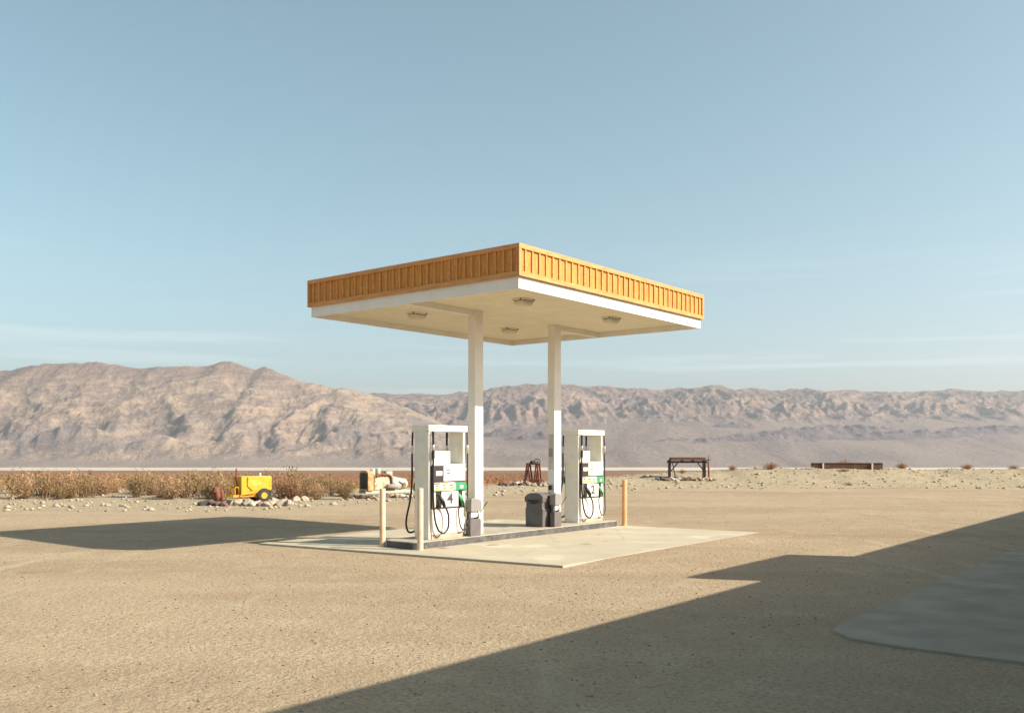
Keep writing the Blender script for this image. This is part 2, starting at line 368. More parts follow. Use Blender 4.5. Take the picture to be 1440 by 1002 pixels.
ground = grid_mesh('desert_ground', GX, GY, GZ, ground_material(), {'berm': sstep(0, 1.6, GY - foot - wv), 'beyond': sstep(-1, 4, GY - crest - wv)})
tag(ground, kind='structure')

# ---- mountains across the valley
def mountain_material():
    m = bpy.data.materials.new('mountain_rock'); m.use_nodes = True; n, l = m.node_tree.nodes, m.node_tree.links; b = n['Principled BSDF']
    b.inputs['Roughness'].default_value = 1; b.inputs['Specular IOR Level'].default_value = .05
    g = n.new('ShaderNodeNewGeometry'); P = g.outputs['Position']; sp = n.new('ShaderNodeSeparateXYZ'); l.new(P, sp.inputs[0])
    def A(k): a = n.new('ShaderNodeAttribute'); a.attribute_name = k; return a.outputs['Fac']
    fa = nramp(n, l, nnoise(n, l, P, .0011, 7, .8, (1, .3, 1), .6), .40, .62)
    fan = nmix(n, l, nramp(n, l, sp.outputs['X'], -3500, 1500), nmix(n, l, fa, (0.336, 0.256, 0.206), (0.277, 0.210, 0.176)), nmix(n, l, fa, (0.277, 0.206, 0.168), (0.189, 0.139, 0.126)))
    rockA = nmix(n, l, nramp(n, l, nnoise(n, l, P, .0016, 7, .8, (1, 1, 2.6), .62), .42, .58), (.43, .31, .215), (.29, .205, .155))
    rockB = nmix(n, l, nramp(n, l, nnoise(n, l, P, .0014, 7, .8, (1, 1, 3.0), .62), .42, .60), (.30, .20, .15), (.195, .135, .12))
    rock = nmix(n, l, A('left'), rockB, rockA)
    mpr = n.new('ShaderNodeMapping'); mpr.inputs['Rotation'].default_value = (.25, .30, .2); l.new(P, mpr.inputs[0])
    strata = nnoise(n, l, mpr.outputs[0], .0011, 7, .9, (1, 1, 9), .68)
    rock = nmix(n, l, nramp(n, l, strata, .50, .58, 0, .55), rock, (0.176, 0.134, 0.130))
    rock = nmix(n, l, nramp(n, l, strata, .46, .40, 0, .5), rock, (0.470, 0.353, 0.252))
    rock = nmix(n, l, nramp(n, l, nnoise(n, l, P, .006, 6, .5, (1, 1, 4), .65), .50, .68, 0, .6), rock, (0.160, 0.122, 0.118))
    low = nmath(n, l, 'MULTIPLY', nramp(n, l, sp.outputs['Z'], 650, 250), nramp(n, l, nnoise(n, l, P, .0012, 6, .8, (1, 1, 2)), .42, .58, 0, .65))  # patches on the lower slopes: bluish shadow put into the rock colour
    rock = nmix(n, l, low, rock, (0.210, 0.172, 0.168))
    rock = nmix(n, l, nramp(n, l, nnoise(n, l, P, .0045, 6, 1.2, (1, 1, 2), .65), .54, .66, 0, .55), rock, (0.403, 0.311, 0.218))
    rock = nmix(n, l, nramp(n, l, sp.outputs['Z'], 800, 1300, 0, .6), rock, (0.210, 0.139, 0.105))
    c = nmix(n, l, A('rock'), fan, rock)
    c = nmix(n, l, A('dark'), c, nmix(n, l, nramp(n, l, nnoise(n, l, P, .003, 6, 1), .4, .65), (0.143, 0.105, 0.113), (0.210, 0.155, 0.147)))
    l.new(c, b.inputs['Base Color'])
    bp = n.new('ShaderNodeBump'); bp.inputs['Strength'].default_value = .8; bp.inputs['Distance'].default_value = 95
    l.new(nnoise(n, l, P, .010, 9, .6, None, .70), bp.inputs['Height']); l.new(bp.outputs[0], b.inputs['Normal'])
    return m
def ang(px): return (px - 720) / 1295.85
def elev(py, D): return H_EYE + (633.54 - py) * D / 1295.85
nx, ny = 1150, 430
mx_ = np.linspace(-12500, 12500, nx); my_ = 10300 + 9300 * np.linspace(0, 1, ny) ** 1.15
MX, MY = np.meshgrid(mx_, my_)
DA, DB = 14200., 17600.
skyB = [(-300, 540), (0, 536), (300, 545), (430, 552), (530, 552), (550, 553), (575, 552), (610, 553), (640, 551), (680, 549), (700, 544), (722, 541), (760, 540), (800, 541), (840, 541.5), (880, 544), (905, 544), (930, 547), (950, 544), (965, 546), (990, 542), (1015, 542), (1035, 547), (1060, 545), (1090, 548), (1135, 546), (1155, 549), (1175, 548), (1196, 548), (1260, 552), (1330, 547), (1400, 550), (1500, 545), (1800, 552)]
skyA = [(-300, 530), (0, 521), (60, 513), (130, 507), (190, 517), (245, 516), (265, 513), (290, 513), (310, 509), (325, 507), (345, 513), (357, 517), (372, 515), (385, 520), (410, 531), (432, 538), (455, 541), (470, 545), (480, 544), (500, 549), (530, 556), (570, 572), (600, 585), (650, 608), (700, 625), (800, 640), (1800, 650)]
def crestH(sk, D, X): return np.interp(X, [ang(p) * D for p, _ in sk], [elev(q, D) for _, q in sk])
wx = MX + 420 * fbm(MX / 2600, MY / 2600, 3); wy = MY + 420 * fbm(MX / 2600 + 9, MY / 2600 + 4, 3)
fanT = (MY - 10650 + 300 * fbm(MX / 2200, MY / 3000, 3)) / 2900
kfan = np.interp(MX / MY, [ang(480), ang(820)], [235, 470])
fanZ = -192 + kfan * np.clip(fanT, 0, 1.6) ** 1.15 + 14 * fbm(MX / 500, MY / 900, 4) * np.clip(fanT * 2, 0, 1)
def layer(sk, Dc, back, y0, rx, ry, amp, seed):
    Hc = crestH(sk, Dc, MX); yc = Dc + 260 * fbm(MX / 1500 + seed, MY * 0 + seed, 3); 
    t = (MY - y0) / (yc - y0); tt = np.clip(t, 0, 1)
    prof = tt ** (1.12 if sk is skyA else 1.15); backp = np.clip(1 - (MY - yc) / back, 0, 1)
    prof = np.where(MY > yc, backp ** 1.5, prof)
    r = ridged(wx / rx + seed, wy / ry + seed, 7, .57); r = (r - 1.15) / .9
    am = amp * np.clip(tt * 4, 0, 1) * (1 - .93 * tt ** 2.2) + 18
    big = ridged(wx / (rx * 3.2) + seed * 2, wy / (ry * 4) - seed, 2, .5) - 1.0
    spur = ridged((MX + 500 * fbm(MX / 1500, MY / 1500 + seed, 4)) / 1500 + seed * 3, MY / 5200, 3, .4) - 1.0
    h = fanZ + (Hc - fanZ) * prof + spur * 120 * np.clip(tt * 4, 0, 1) * (1 - .95 * tt ** 2) * np.clip((Hc - fanZ) / 700, 0, 1) + r * am * np.clip((Hc - fanZ) / 600, 0, 1) + big * am * .45 * np.clip((Hc - fanZ) / 700, 0, 1)
    return np.where(t <= 0, -900, h), tt
hA, tA = layer(skyA, DA, 2600, 11700, 720, 900, 90, 3.3)
hB, tB = layer(skyB, DB, 1900, np.interp(MX / MY, [ang(480), ang(820)], [13500, 14300]), 440, 760, 82, 8.1)
# low dark hills on the fans
hC = np.full_like(MX, -900.)
def hill(px, D, wpx, dy, ytop):
    global hC
    cx = ang(px) * D; w = wpx / 1295.85 * D
    e = ((MX - cx) / w) ** 2 + ((MY - D) / dy) ** 2
    zt = elev(ytop, D)
    hC = np.maximum(hC, fanZ - 60 + (zt - fanZ + 60) * np.clip(1 - e, 0, 1) ** .8 + 55 * (ridged(wx / 260 + 5, wy / 400, 5) - 1.35) * np.clip(1 - e, 0, 1))
hill(975, 12700, 75, 260, 615); hill(1070, 12900, 95, 300, 609); hill(1130, 13300, 90, 360, 600); hill(1190, 13700, 110, 400, 597); hill(1290, 13200, 130, 380, 604); hill(955, 13500, 32, 160, 606); hill(1030, 14000, 60, 220, 594); hill(1400, 13500, 110, 400, 598)
hill(760, 13300, 60, 300, 607); hill(715, 13700, 50, 280, 603); hill(835, 14100, 50, 220, 601)
hill(225, 12200, 80, 400, 612); hill(110, 12300, 100, 420, 598)
MZ = np.maximum(np.maximum(fanZ, hA), np.maximum(hB, hC))
rk = sstep(5, 60, np.maximum(hA, hB) - fanZ); dk = sstep(-8, 12, hC - np.maximum(fanZ, np.maximum(hA, hB))) * sstep(-3800, -1200, MX)
lf = sstep(-30, 30, hA - hB)
mtn = grid_mesh('mountains', MX, MY, MZ, mountain_material(), {'rock': rk, 'dark': dk, 'left': lf}); tag(mtn, kind='structure')

# ------------------------------------------------------------------ slab, island, walkway
def poly_slab(name, uvs, z0, z1, material):
    m = MB(); P = [W(a, b) for a, b in uvs]; m.prism([(p.x, p.y) for p in P], 'z', z0, z1)
    o = m.build(name, material, bevel=.008); return tag(o, kind='structure')
def concrete_joints(n, l, mpn, base): return base
poly_slab('concrete_apron', [(-.12, -1.08), (3.95, -1.04), (3.45, 6.6), (-1.02, 6.4)], -.2, .002, M_conc)
poly_slab('concrete_apron', [(3.965, -1.04), (8.28, -1.0), (7.7, 6.85), (3.465, 6.6)], -.2, .0, M_conc)
def rrect(x0, x1, y0, y1, r, n=8):
    out = []
    for cx, cy, a in ((x1 - r, y0 + r, -90), (x1 - r, y1 - r, 0), (x0 + r, y1 - r, 90), (x0 + r, y0 + r, 180)):
        for k in range(n + 1): t = math.radians(a + 90 * k / n); out.append((cx + r * math.cos(t), cy + r * math.sin(t)))
    return out
m = MB(); R = rrect(.10, 7.86, 2.73, 3.72, .22); n_ = len(R)
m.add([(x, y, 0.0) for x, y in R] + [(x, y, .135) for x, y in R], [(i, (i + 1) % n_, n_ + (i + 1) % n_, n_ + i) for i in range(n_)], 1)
R2 = rrect(.115, 7.845, 2.745, 3.705, .205)
m.add([(x, y, .135) for x, y in R] + [(x, y, .15) for x, y in R2], [(i, (i + 1) % n_, n_ + (i + 1) % n_, n_ + i) for i in range(n_)] + [tuple(range(n_, 2 * n_))], 0)
isl = m.build('pump_island', [M_island, M_kerb], loc=F, rz=ROT); tag(isl, kind='structure')
poly_slab('walkway', [(-3.3, -7.6), (-3.2, -7.1), (-2.9, -6.8), (-2.4, -6.7), (27, -6.7), (27, -8.9), (-3.3, -8.9)], -.2, -.012, mat('walkway_concrete', (.33, .28, .21), .9, col2=(.25, .205, .15), vscale=1.4, bump=.5, bscale=30, vdetail=9))

# ------------------------------------------------------------------ canopy
HC = 4.988; LU, LV = 7.163, 5.896
can = empty('filling_station_canopy', F, ROT, 'flat square canopy with orange board and batten parapet over the two pumps', 'canopy')
m = MB(); zb, zt = HC, HC + .235
for (x0, x1, y0, y1) in ((0, LU, 0, .05), (0, LU, LV - .05, LV), (0, .05, .05, LV - .05), (LU - .05, LU, .05, LV - .05)): m.box(x0, x1, y0, y1, zb, zt)
m.build('white_fascia', M_white, can, bevel=.004)
m = MB(); k = 0; x = .05                                           # narrow boards of the soffit, seams running across the canopy
bw = (LU - .1) / 40
for k in range(40):
    y = .05 + k * bw; m.box(y + .013, y + bw - .013, .05, LV - .05, HC + .135, HC + .1545)
m.box(.05, LU - .05, .05, LV - .05, HC + .1549, HC + .185)
m.build('soffit', M_soffit, can)
m = MB(); m.box(.0, LU, .0, LV, HC + .36, HC + .44); m.build('roof_deck', M_binlight, can)
OV = .065; PZ0, PZ1 = HC + .222, HC + .815
def parapet(x0, y0, x1, y1, n, name):
    """board and batten face from (x0,y0) to (x1,y1), outside on its right-hand side"""
    L = math.hypot(x1 - x0, y1 - y0); a = math.atan2(y1 - y0, x1 - x0)
    p = empty('tmp', (0, 0, 0)); bpy.data.objects.remove(p)
    out = []
    def mk(nm, mb, mt, bev=0):
        o = mb.build(nm, mt, can, bevel=bev); o.location = (x0, y0, 0); o.rotation_euler.z = a; return o
    mb = MB()
    pw = L / n
    for k in range(n):
        d = random.uniform(0, .004); mb.box(k * pw + .001, (k + 1) * pw - .001, .036 + d, .058, PZ0 + .05, PZ1 - .05)
    mk('board_panel', mb, M_wood)
    mb = MB()
    for k in range(1, n):
        x = k * pw + random.uniform(-.006, .006); mb.box(x - .02, x + .02, .012, .036, PZ0 + .088, PZ1 - .088)
    mk('battens', mb, M_woodtrim)
    mb = MB(); j = [0, L * .36, L * .71, L]
    for q in range(3):
        mb.box(j[q] + .0015, j[q + 1] - .0015, 0, .036, PZ0, PZ0 + .088); 
    mk('bottom_rail', mb, M_woodtrim, .003)
    mb = MB(); j = [0, L * .28, L * .62, L]
    for q in range(3):
        mb.box(j[q] + .0015, j[q + 1] - .0015, 0, .036, PZ1 - .088, PZ1)
    mk('top_rail', mb, M_woodtrim, .003)
    mb = MB(); mb.box(0.002, .075, .001, .035, PZ0 + .089, PZ1 - .089); mk('end_board', mb, M_woodtrim, .002)
    mb = MB(); mb.box(L - .075, L - .002, .001, .035, PZ0 + .089, PZ1 - .089); mk('end_board', mb, M_woodtrim, .002)
parapet(-OV, -OV, LU + OV, -OV, 34, 'a')
parapet(LU + OV, -OV + .002, LU + OV, LV + OV, 31, 'b')
parapet(LU + OV, LV + OV, -OV, LV + OV, 34, 'c')
parapet(-OV, LV + OV, -OV, -OV + .002, 31, 'd')
# dark flashing strip under the wood where the boards overhang the fascia
# columns
for cu_ in (2.12, 5.10):
    m = MB(); m.box(cu_, cu_ + .28, 2.90, 3.105, .15, HC + .1345); c_ = m.build('column', M_white, can, bevel=.006)
    m = MB(); m.box(cu_ - .012, cu_ + .292, 2.888, 3.117, .1505, .162); m.build('base_plate', M_greyiron, c_)
    if cu_ > 5:
        nt = MB(); nt.box(cu_ - .006, cu_ - .0005, 2.93, 3.08, 1.55, 2.42); no = nt.build('notice', M_notice, c_)
        li = MB()
        for q in range(16):
            z = 2.38 - q * .045
            if 6 < q < 11: continue
            li.box(cu_ - .0075, cu_ - .0062, 2.945, 3.065 - random.uniform(0, .05), z, z + .010)
        li.box(cu_ - .0075, cu_ - .0062, 2.945, 3.065, 1.86, 2.08)
        li.build('print', M_print, no)
        li = MB(); li.box(cu_ - .05, cu_ - .0005, 2.96, 3.05, 1.05, 1.16); li.build('hook_bracket', M_black, c_)
    rr = MB(); rr.lathe([(.014, -.012), (.014, 0)], (cu_ + .17, 2.9, 2.25 if cu_ < 5 else 2.02), 'y', seg=10); rr.build('bolt', M_greyiron, c_)
m = MB(); m.box(.052, 2.12, 2.925, 3.08, HC + .01, HC + .1345); m.build('beam', M_white, can, bevel=.003)
m = MB(); m.box(5.38, LU - .052, 2.925, 3.08, HC + .01, HC + .1345); m.build('beam', M_white, can, bevel=.003)
def lamp(u_, v_):
    z = HC + .1345
    t_ = MB()
    t_.box(u_ - .20, u_ + .20, v_ - .15, v_ + .15, z - .035, z - .001)
    t_.box(u_ - .172, u_ + .172, v_ - .128, v_ + .128, z - .046, z - .0355, 1)
    t_.box(u_ + .12, u_ + .15, v_ - .162, v_ - .1505, z - .034, z - .008, 1); t_.box(u_ - .215, u_ - .2005, v_ - .10, v_ - .07, z - .034, z - .008, 1)
    to = t_.build('canopy_light', [M_soffit, M_black], can, bevel=.004)
    ln = MB(); a, b = .18, .13; vs = []
    for (q, dz) in ((1, -.05), (.97, -.09), (.86, -.125), (.6, -.145)):
        for x_, y_ in rrect(-a * q, a * q, -b * q, b * q, .03 * q, 3): vs.append((u_ + x_, v_ + y_, z + dz))
    nn_ = 16
    fs = [(i * nn_ + k, i * nn_ + (k + 1) % nn_, (i + 1) * nn_ + (k + 1) % nn_, (i + 1) * nn_ + k) for i in range(3) for k in range(nn_)] + [tuple(range(3 * nn_, 4 * nn_))]
    ln.add(vs, fs, 0, True); ln.build('lens', M_lens, to)
for a_, b_ in ((1.68, 4.25), (1.68, 1.2), (5.02, 4.25), (5.02, 1.2)): lamp(a_, b_)

# ------------------------------------------------------------------ fuel dispensers
def dispenser(u0, v0, num, sign_w, label):
    """front face at local y=0 looking to -y; x along the island"""
    L, D = 1.22, .49
    r = empty('fuel_dispenser', W(u0, v0, .15), ROT, label, 'fuel pump', 'fuel pumps on the island')
    WM = M_whitedirty
    m = MB(); m.box(0, L, 0, D, 2.27, 2.40); m.build('top_cap', WM, r, bevel=.006)
    # end pillars: left one is a broad side panel, right one a thin deep plate
    m = MB(); m.prism([(.035, 0.0), (.035, 2.27), (D - .045, 2.27), (D - .045, 0)], 'x', .035, .095); o = m.build('end_panel', WM, r, bevel=.004)
    m2 = MB(); m2.box(.031, .0345, .13, D - .12, 1.30, 1.48); m2.build('faded_decal', M_soffit, o)
    m = MB(); m.prism([(.035, 0.0), (.035, 2.27), (D - .045, 2.27), (D - .045, 0)], 'x', L - .105, L - .045); o = m.build('end_panel', WM, r, bevel=.004)
    m2 = MB(); m2.box(L - .109, L - .1055, .19, .28, 1.82, 1.94); m2.build('inspection_plate', M_soffit, o, bevel=.001)
    # housing
    m = MB(); m.box(.096, L - .106, .05, D - .05, .0, 1.545); m.build('cabinet', WM, r)
    m = MB(); m.box(.075, L - .075, -.012, D + .012, 1.545, 1.575); m.build('ledge', WM, r, bevel=.004)
    for side in (0, 1):
        h = empty('tmp', (0, 0, 0)); bpy.data.objects.remove(h)
        def mk(mb, nm, mt, bev=0, par=None, flip=side):
            o = mb.build(nm, mt, par or r, bevel=bev)
            if flip and par is None: o.location = (L, D, 0); o.rotation_euler.z = math.pi
            return o
        # black surround and face panels
        m = MB(); m.box(.10, L - .08, .008, .0495, .64, 1.544); bez = mk(m, 'face_surround', M_dark)
        m = MB(); m.box(.115, .45, -.004, .0075, 1.225, 1.53); d_ = mk(m, 'display_panel', M_dark, .003)
        m = MB(); m.box(.215, .405, -.008, -.0045, 1.335, 1.43); mk(m, 'display_screen', M_white, 0, d_)
        m = MB(); m.box(.452, .74, -.006, .0075, 1.215, 1.535); d_ = mk(m, 'card_panel', WM, .003)
        m = MB(); m.box(.54, .66, -.009, -.0065, 1.44, 1.465); m.box(.54, .66, -.009, -.0065, 1.37, 1.395); mk(m, 'slot', M_brownslot, 0, d_)
        m = MB(); m.box(.746, L - .082, -.006, .0075, 1.215, 1.535); d_ = mk(m, 'display_door', WM, .003)
        m = MB(); m.lathe([(.013, -.006), (.013, 0)], (.80, -.0065, 1.375), 'y', seg=10); mk(m, 'lock', M_brownslot, 0, d_)
        # slanted grade selector band
        m = MB(); m.prism([(.0, 1.19), (-.035, 1.17), (-.052, 1.02), (.0, .995)], 'x', .115, .79); sb = mk(m, 'grade_selector', M_palegrey, .003)
        m = MB(); m.prism([(.0, 1.19), (-.035, 1.17), (-.052, 1.02), (.0, .995)], 'x', .792, L - .078); sg = mk(m, 'grade_selector', M_green, .003)
        for i_, (xc, mt) in enumerate(((.215, M_red), (.43, M_yellowbtn), (.65, M_palegrey))):
            b_ = MB(); b_.box(xc - .05, xc + .05, -.062, -.047, 1.045, 1.095); mk(b_, 'button', M_yellowbtn, .004, sb)
            b_ = MB(); b_.prism([(-.0362, 1.178), (-.037, 1.179), (-.0395, 1.155), (-.038, 1.155)], 'x', xc - .09, xc + .09); mk(b_, 'grade_strip', mt, 0, sb)
            b_ = MB(); b_.box(xc - .035, xc + .035, -.0485, -.043, 1.115, 1.135); mk(b_, 'grade_mark', M_ink, 0, sb)
        b_ = MB(); b_.box(.90, 1.02, -.060, -.046, 1.05, 1.12); mk(b_, 'button', M_palegrey, .004, sg)
        # nozzle boots: white pieces stand proud of the black surround
        m = MB(); m.box(.115, .20, -.004, .0075, .67, .99); mk(m, 'boot_panel', WM, .002)
        m = MB(); m.box(.37, .90, -.02, .0075, .665, .992); npn = mk(m, 'number_panel', WM, .006)
        text_part(num, 'number', .30, M_ink, npn, (.635, -.0215, .832), (math.pi / 2, 0, 0), .0015, .009, 1.22)
        m = MB(); m.box(1.05, L - .082, -.004, .0075, .67, .99); mk(m, 'boot_panel', WM, .002)
        m = MB(); m.box(.098, L - .078, -.006, .0495, .10, .625); ld = mk(m, 'lower_door', WM, .004)
        m = MB(); m.box(.098, L - .078, .01, .0495, .0, .095); mk(m, 'kick_plate', M_island)
        # nozzles
        for xc, mt, g_ in ((.285, M_black, 0), (.955, M_green, 1)):
            nz_ = MB()
            nz_.tube([(xc - .03, -.01, .93), (xc - .02, -.05, .90), (xc + .01, -.085, .84), (xc + .05, -.105, .76), (xc + .075, -.11, .68)], [.02, .034, .048, .046, .032], 0)
            nz_.tube(spline([(xc + .0, -.10, .82), (xc + .02, -.155, .78), (xc + .05, -.165, .72), (xc + .075, -.13, .67)], 5), .009, 1, 6)
            nz_.tube([(xc - .03, -.01, .93), (xc - .055, .0, .80), (xc - .05, .004, .72)], .012, 2, 8)
            if g_ or side: nz_.v = [(a, b * .5, c) for a, b, c in nz_.v]
            mk(nz_, 'nozzle', [mt, M_black, M_silver])
        # hoses from the mast head down the pillar, looped up to the nozzles
        hs_ = MB()
        hs_.tube(spline([(.10, -.02, 2.262), (.105, -.03, 1.95), (.105, -.03, 1.6), (.10, -.035, 1.0), (.11, -.06, .50), (.17, -.10, .22), (.31, -.13, .13), (.44, -.14, .23), (.47, -.13, .46), (.43, -.12, .60), (.375, -.112, .675)], 8), .021, 0)
        hs_.tube([(.104, -.03, 2.26), (.104, -.03, 1.98)], .024, 0)
        hs_.tube([(.104, -.03, 1.86), (.104, -.03, 1.69)], .034, 0)
        ho = mk(hs_, 'hose', M_black); ho['label'] = 'black hose looping from the pillar to the black nozzle'
        c2 = MB(); c2.lathe([(.026, -.06), (.03, -.03), (.03, .03), (.024, .05)], (.104, -.03, 1.93), 'z', seg=12); mk(c2, 'breakaway_coupling', M_silver, 0, ho)
        hs_ = MB()
        hs_.tube(spline([(L - .02, .0, 2.26), (L - .015, -.01, 1.9), (L - .012, -.012, 1.2), (L - .03, -.03, .6), (L - .08, -.07, .25), (1.0, -.09, .15), (.90, -.08, .24), (.87, -.05, .55), (.91, -.06, .66)], 8), .015, 0)
        if side:
            hs_ = MB(); hs_.tube(spline([(L - .02, .0, 2.26), (L - .015, -.01, 1.9), (L - .012, -.015, 1.2), (L - .02, -.08, .8), (L - .03, -.19, .45), (L - .05, -.22, .25), (L - .08, -.16, .12), (1.02, -.06, .2), (.95, -.03, .6)], 8), .021, 0)
        ho = mk(hs_, 'hose', M_black)
        c2 = MB(); c2.lathe([(.022, -.13), (.026, -.10), (.026, .03), (.02, .05)], (L - .015, -.01, 1.93), 'z', seg=12); mk(c2, 'breakaway_coupling', M_silver, 0, ho)
        cb = MB(); cb.tube(spline([(.33, -.02, .64), (.31, -.018, .45), (.27, -.02, .2), (.255, -.03, .05)], 5), .0045, 0, 6); mk(cb, 'cable', M_greyiron)
    if num == '2':
        m = MB(); m.tube(spline([(L - .04, D + .02, .98), (L + .06, D + .03, .80), (L + .16, D + .02, .45), (L + .20, D, .12), (L + .30, D - .02, .03), (L + .55, D - .04, .02)], 8), .0155, 0); ho = m.build('hose', M_black, r)
        ho['label'] = 'black hose hanging free and trailing on the ground'
        m = MB(); m.tube([(L + .045, D + .03, .84), (L + .08, D + .03, .72)], .024, 0); m.build('breakaway_coupling', M_silver, ho)
    # sign plate standing on the ledge
    m = MB(); P_ = rrect(.10, .10 + sign_w, 1.578, 1.852, .025, 4); m.prism(P_, 'y', .01, .03); m.build('sign_plate', WM, r, bevel=.002)
    return r
dispenser(.66, 2.91, '4', .57, 'white fuel pump numbered 4 at the near left end of the island')
dispenser(6.29, 3.0, '2', .44, 'white fuel pump numbered 2 at the far right end of the island')

# ------------------------------------------------------------------ bollards
def bollard(u_, v_, h_, label, mt, q=.062):
    m = MB(); m.lathe([(q, -.05), (q, h_ - .02), (q - .002, h_ - .008), (q - .01, h_)], (0, 0, 0), seg=28)
    o = m.build('bollard', mt, loc=W(u_, v_)); tag(o, label, 'bollard', 'steel pipe bollards round the island')
bollard(.14, 3.75, 1.22, 'pale cream pipe bollard, leftmost of the three, standing on the slab', M_boll)
bollard(.14, 2.65, 1.25, 'peach pipe bollard with rust marks in front of pump 4', M_boll)
bollard(7.98, 2.67, 1.23, 'orange pipe bollard standing alone beyond pump 2', M_bollo, .068)

# ------------------------------------------------------------------ windscreen service units and the rubbish bin
def service_unit(u0, v0, w, label, sqlabel):
    r = empty('windscreen_service_unit', W(u0, v0, .15), ROT, label, 'service unit', 'grey windscreen service units by the columns')
    d = .145
    m = MB(); m.prism([(0.01, 0), (w - .01, 0), (w, .06), (w, .34), (w - .02, .37), (.02, .37), (0, .34), (0, .06)], 'y', 0, d); m.build('water_bucket', M_binlight if 0 else M_bingrey, r, bevel=.012)
    m = MB(); m.box(.03, w - .03, .05, d - .01, .37, .56); m.build('towel_compartment', M_bingrey, r, bevel=.006)
    m = MB(); m.box(.06, w - .09, .028, .0495, .40, .53); m.build('paper_towel', M_white, r, bevel=.006)
    m = MB(); m.prism([(0.02, .53), (w - .02, .53), (w, .56), (w + .0, .74), (w - .05, .80), (.07, .835), (.01, .79), (0, .56)], 'y', -.02, d + .01); m.build('hood', M_binlight, r, bevel=.015)
    sq = MB(); sq.tube([W(u0 + w - .10, v0 + .03, .55), W(u0 + w + .16, v0 - .02, .86)], .008, 0, 8)
    sq.tube([W(u0 + w + .11, v0 - .01, .80), W(u0 + w + .17, v0 - .022, .872)], .013, 0, 8)
    sq.beam(W(u0 + w - .16, v0 + .03, .538), W(u0 + w - .05, v0 + .03, .556), .03, .04, 0)
    o = sq.build('squeegee', [M_black]); tag(o, sqlabel, 'squeegee', 'squeegees in the service units')
service_unit(1.80, 2.755, .36, 'grey plastic squeegee unit strapped beside pump 4 at the left column', 'black squeegee sticking out of the unit beside pump 4')
service_unit(4.90, 2.75, .29, 'grey plastic squeegee unit in front of the right column', 'black squeegee sticking out of the unit beside the big rubbish bin')
r = empty('rubbish_bin', W(4.70, 2.96, .15), ROT, 'large dark grey plastic rubbish bin with domed lid at the right column', 'rubbish bin')
bd, bw_ = .37, .54
m = MB(); P_ = [(0.01, 0), (bw_ - .01, 0), (bw_, .43), (bw_ - .025, .47), (bw_ - .025, .60), (.025, .60), (.025, .47), (0, .43)]
m.prism(P_, 'x', 0, bd); m.build('body', M_bingrey, r, bevel=.014)
m = MB(); P_ = [(0.0, .60), (bw_ + .01, .60), (bw_ + .02, .72), (bw_ - .06, .79), (bw_ * .7, .825), (bw_ * .3, .83), (.05, .79), (-.01, .74)]
m.prism(P_, 'x', -.012, bd + .012); ld = m.build('lid', M_bingrey, r, bevel=.014)
m = MB(); arc = [(.07 + .40 * k / 10, .645 - .09 * math.sin(math.pi * k / 10)) for k in range(11)]; m.prism([(.06, .66)] + arc[1:-1] + [(.48, .66)], 'x', -.02, -.0135); m.build('opening_flap', M_black, ld, bevel=.002)

# ------------------------------------------------------------------ rocks
def rock_mesh(seed, material):
    bm = bmesh.new(); bmesh.ops.create_icosphere(bm, subdivisions=3, radius=1)
    o_ = Vector((seed * 7.1, seed * 3.3, seed)); cuts = [Vector((random.gauss(0, 1), random.gauss(0, 1), random.gauss(0, 1))).normalized() for _ in range(9)]
    for v in bm.verts:
        p = v.co.copy()
        for c in cuts:
            d = p.dot(c) - .66
            if d > 0: p -= c * d * .85
        p *= 1 + .22 * mnoise.noise(p * 1.3 + o_) + .07 * mnoise.noise(p * 4 + o_); v.co = p
        v.co.z *= .72
    me = bpy.data.meshes.new('rock'); bm.to_mesh(me); bm.free(); me.materials.append(material)
    return me
ROCKM = [(rock_mesh(s + 1 + i * 10, mt)) for i, mt in enumerate(M_rocks) for s in range(3)]
def rock(x, y, r, label, group, kinds=(0, 1, 2, 3, 4)):
    me = ROCKM[random.choice(kinds) * 3 + random.randrange(3)]
    o = bpy.data.objects.new('rock', me); COL.objects.link(o)
    o.location = (x, y, gz1(x, y) + r * .38); o.rotation_euler = (random.uniform(-.3, .3), random.uniform(-.3, .3), random.uniform(0, 6.3))
    o.scale = (r * random.uniform(.8, 1.3), r * random.uniform(.8, 1.2), r * random.uniform(.75, 1.15)); tag(o, label, 'rock', group); return o

# ------------------------------------------------------------------ yellow compressor trailer
cx, cy = -10.74, 36.6; zg = gz1(cx, cy)
comp = empty('compressor_trailer', (cx, cy, zg), math.radians(38), 'bright yellow towable compressor on two wheels inside a ring of stones', 'compressor'); comp.scale = (1.07, 1.07, 1.05)
# local: x = length (0..1.15), y = depth (0..0.8), front side y=0
m = MB(); m.box(-.30, 1.15, .06, .12, .20, .28); m.box(-.30, 1.15, .66, .72, .20, .28); m.box(-.05, .02, .0, .8, .21, .27); m.box(1.0, 1.07, .0, .8, .21, .27); m.box(0, 1.05, .02, .78, .275, .30)
m.prism([(-.02, .275), (.75, .36), (.78, .44), (.42, .43), (.06, .34), (-.02, .34)], 'y', -.02, .01); m.build('chassis', M_yellow, comp, bevel=.004)
m = MB(); m.prism([(0, .30), (.28, .30), (.34, .42), (1.13, .42), (1.15, .98), (0, .98)], 'y', .01, .79); body = m.build('housing', M_yellow, comp, bevel=.012)
m = MB(); m.prism([(.24, .96), (1.16, .97), (1.16, .46), (.62, .40), (.42, .43), (.22, .62)], 'y', -.03, .006); pn = m.build('side_panel', M_yellow, comp, bevel=.006)
m = MB()
for z_, x0_, n_l in ((.80, .34, 5), (.72, .38, 7), (.66, .40, 6)):
    for q in range(n_l): m.box(x0_ + q * .06, x0_ + q * .06 + .042, -.032, -.0305, z_, z_ + .038)
m.build('worn_lettering', M_paleyellow, pn)
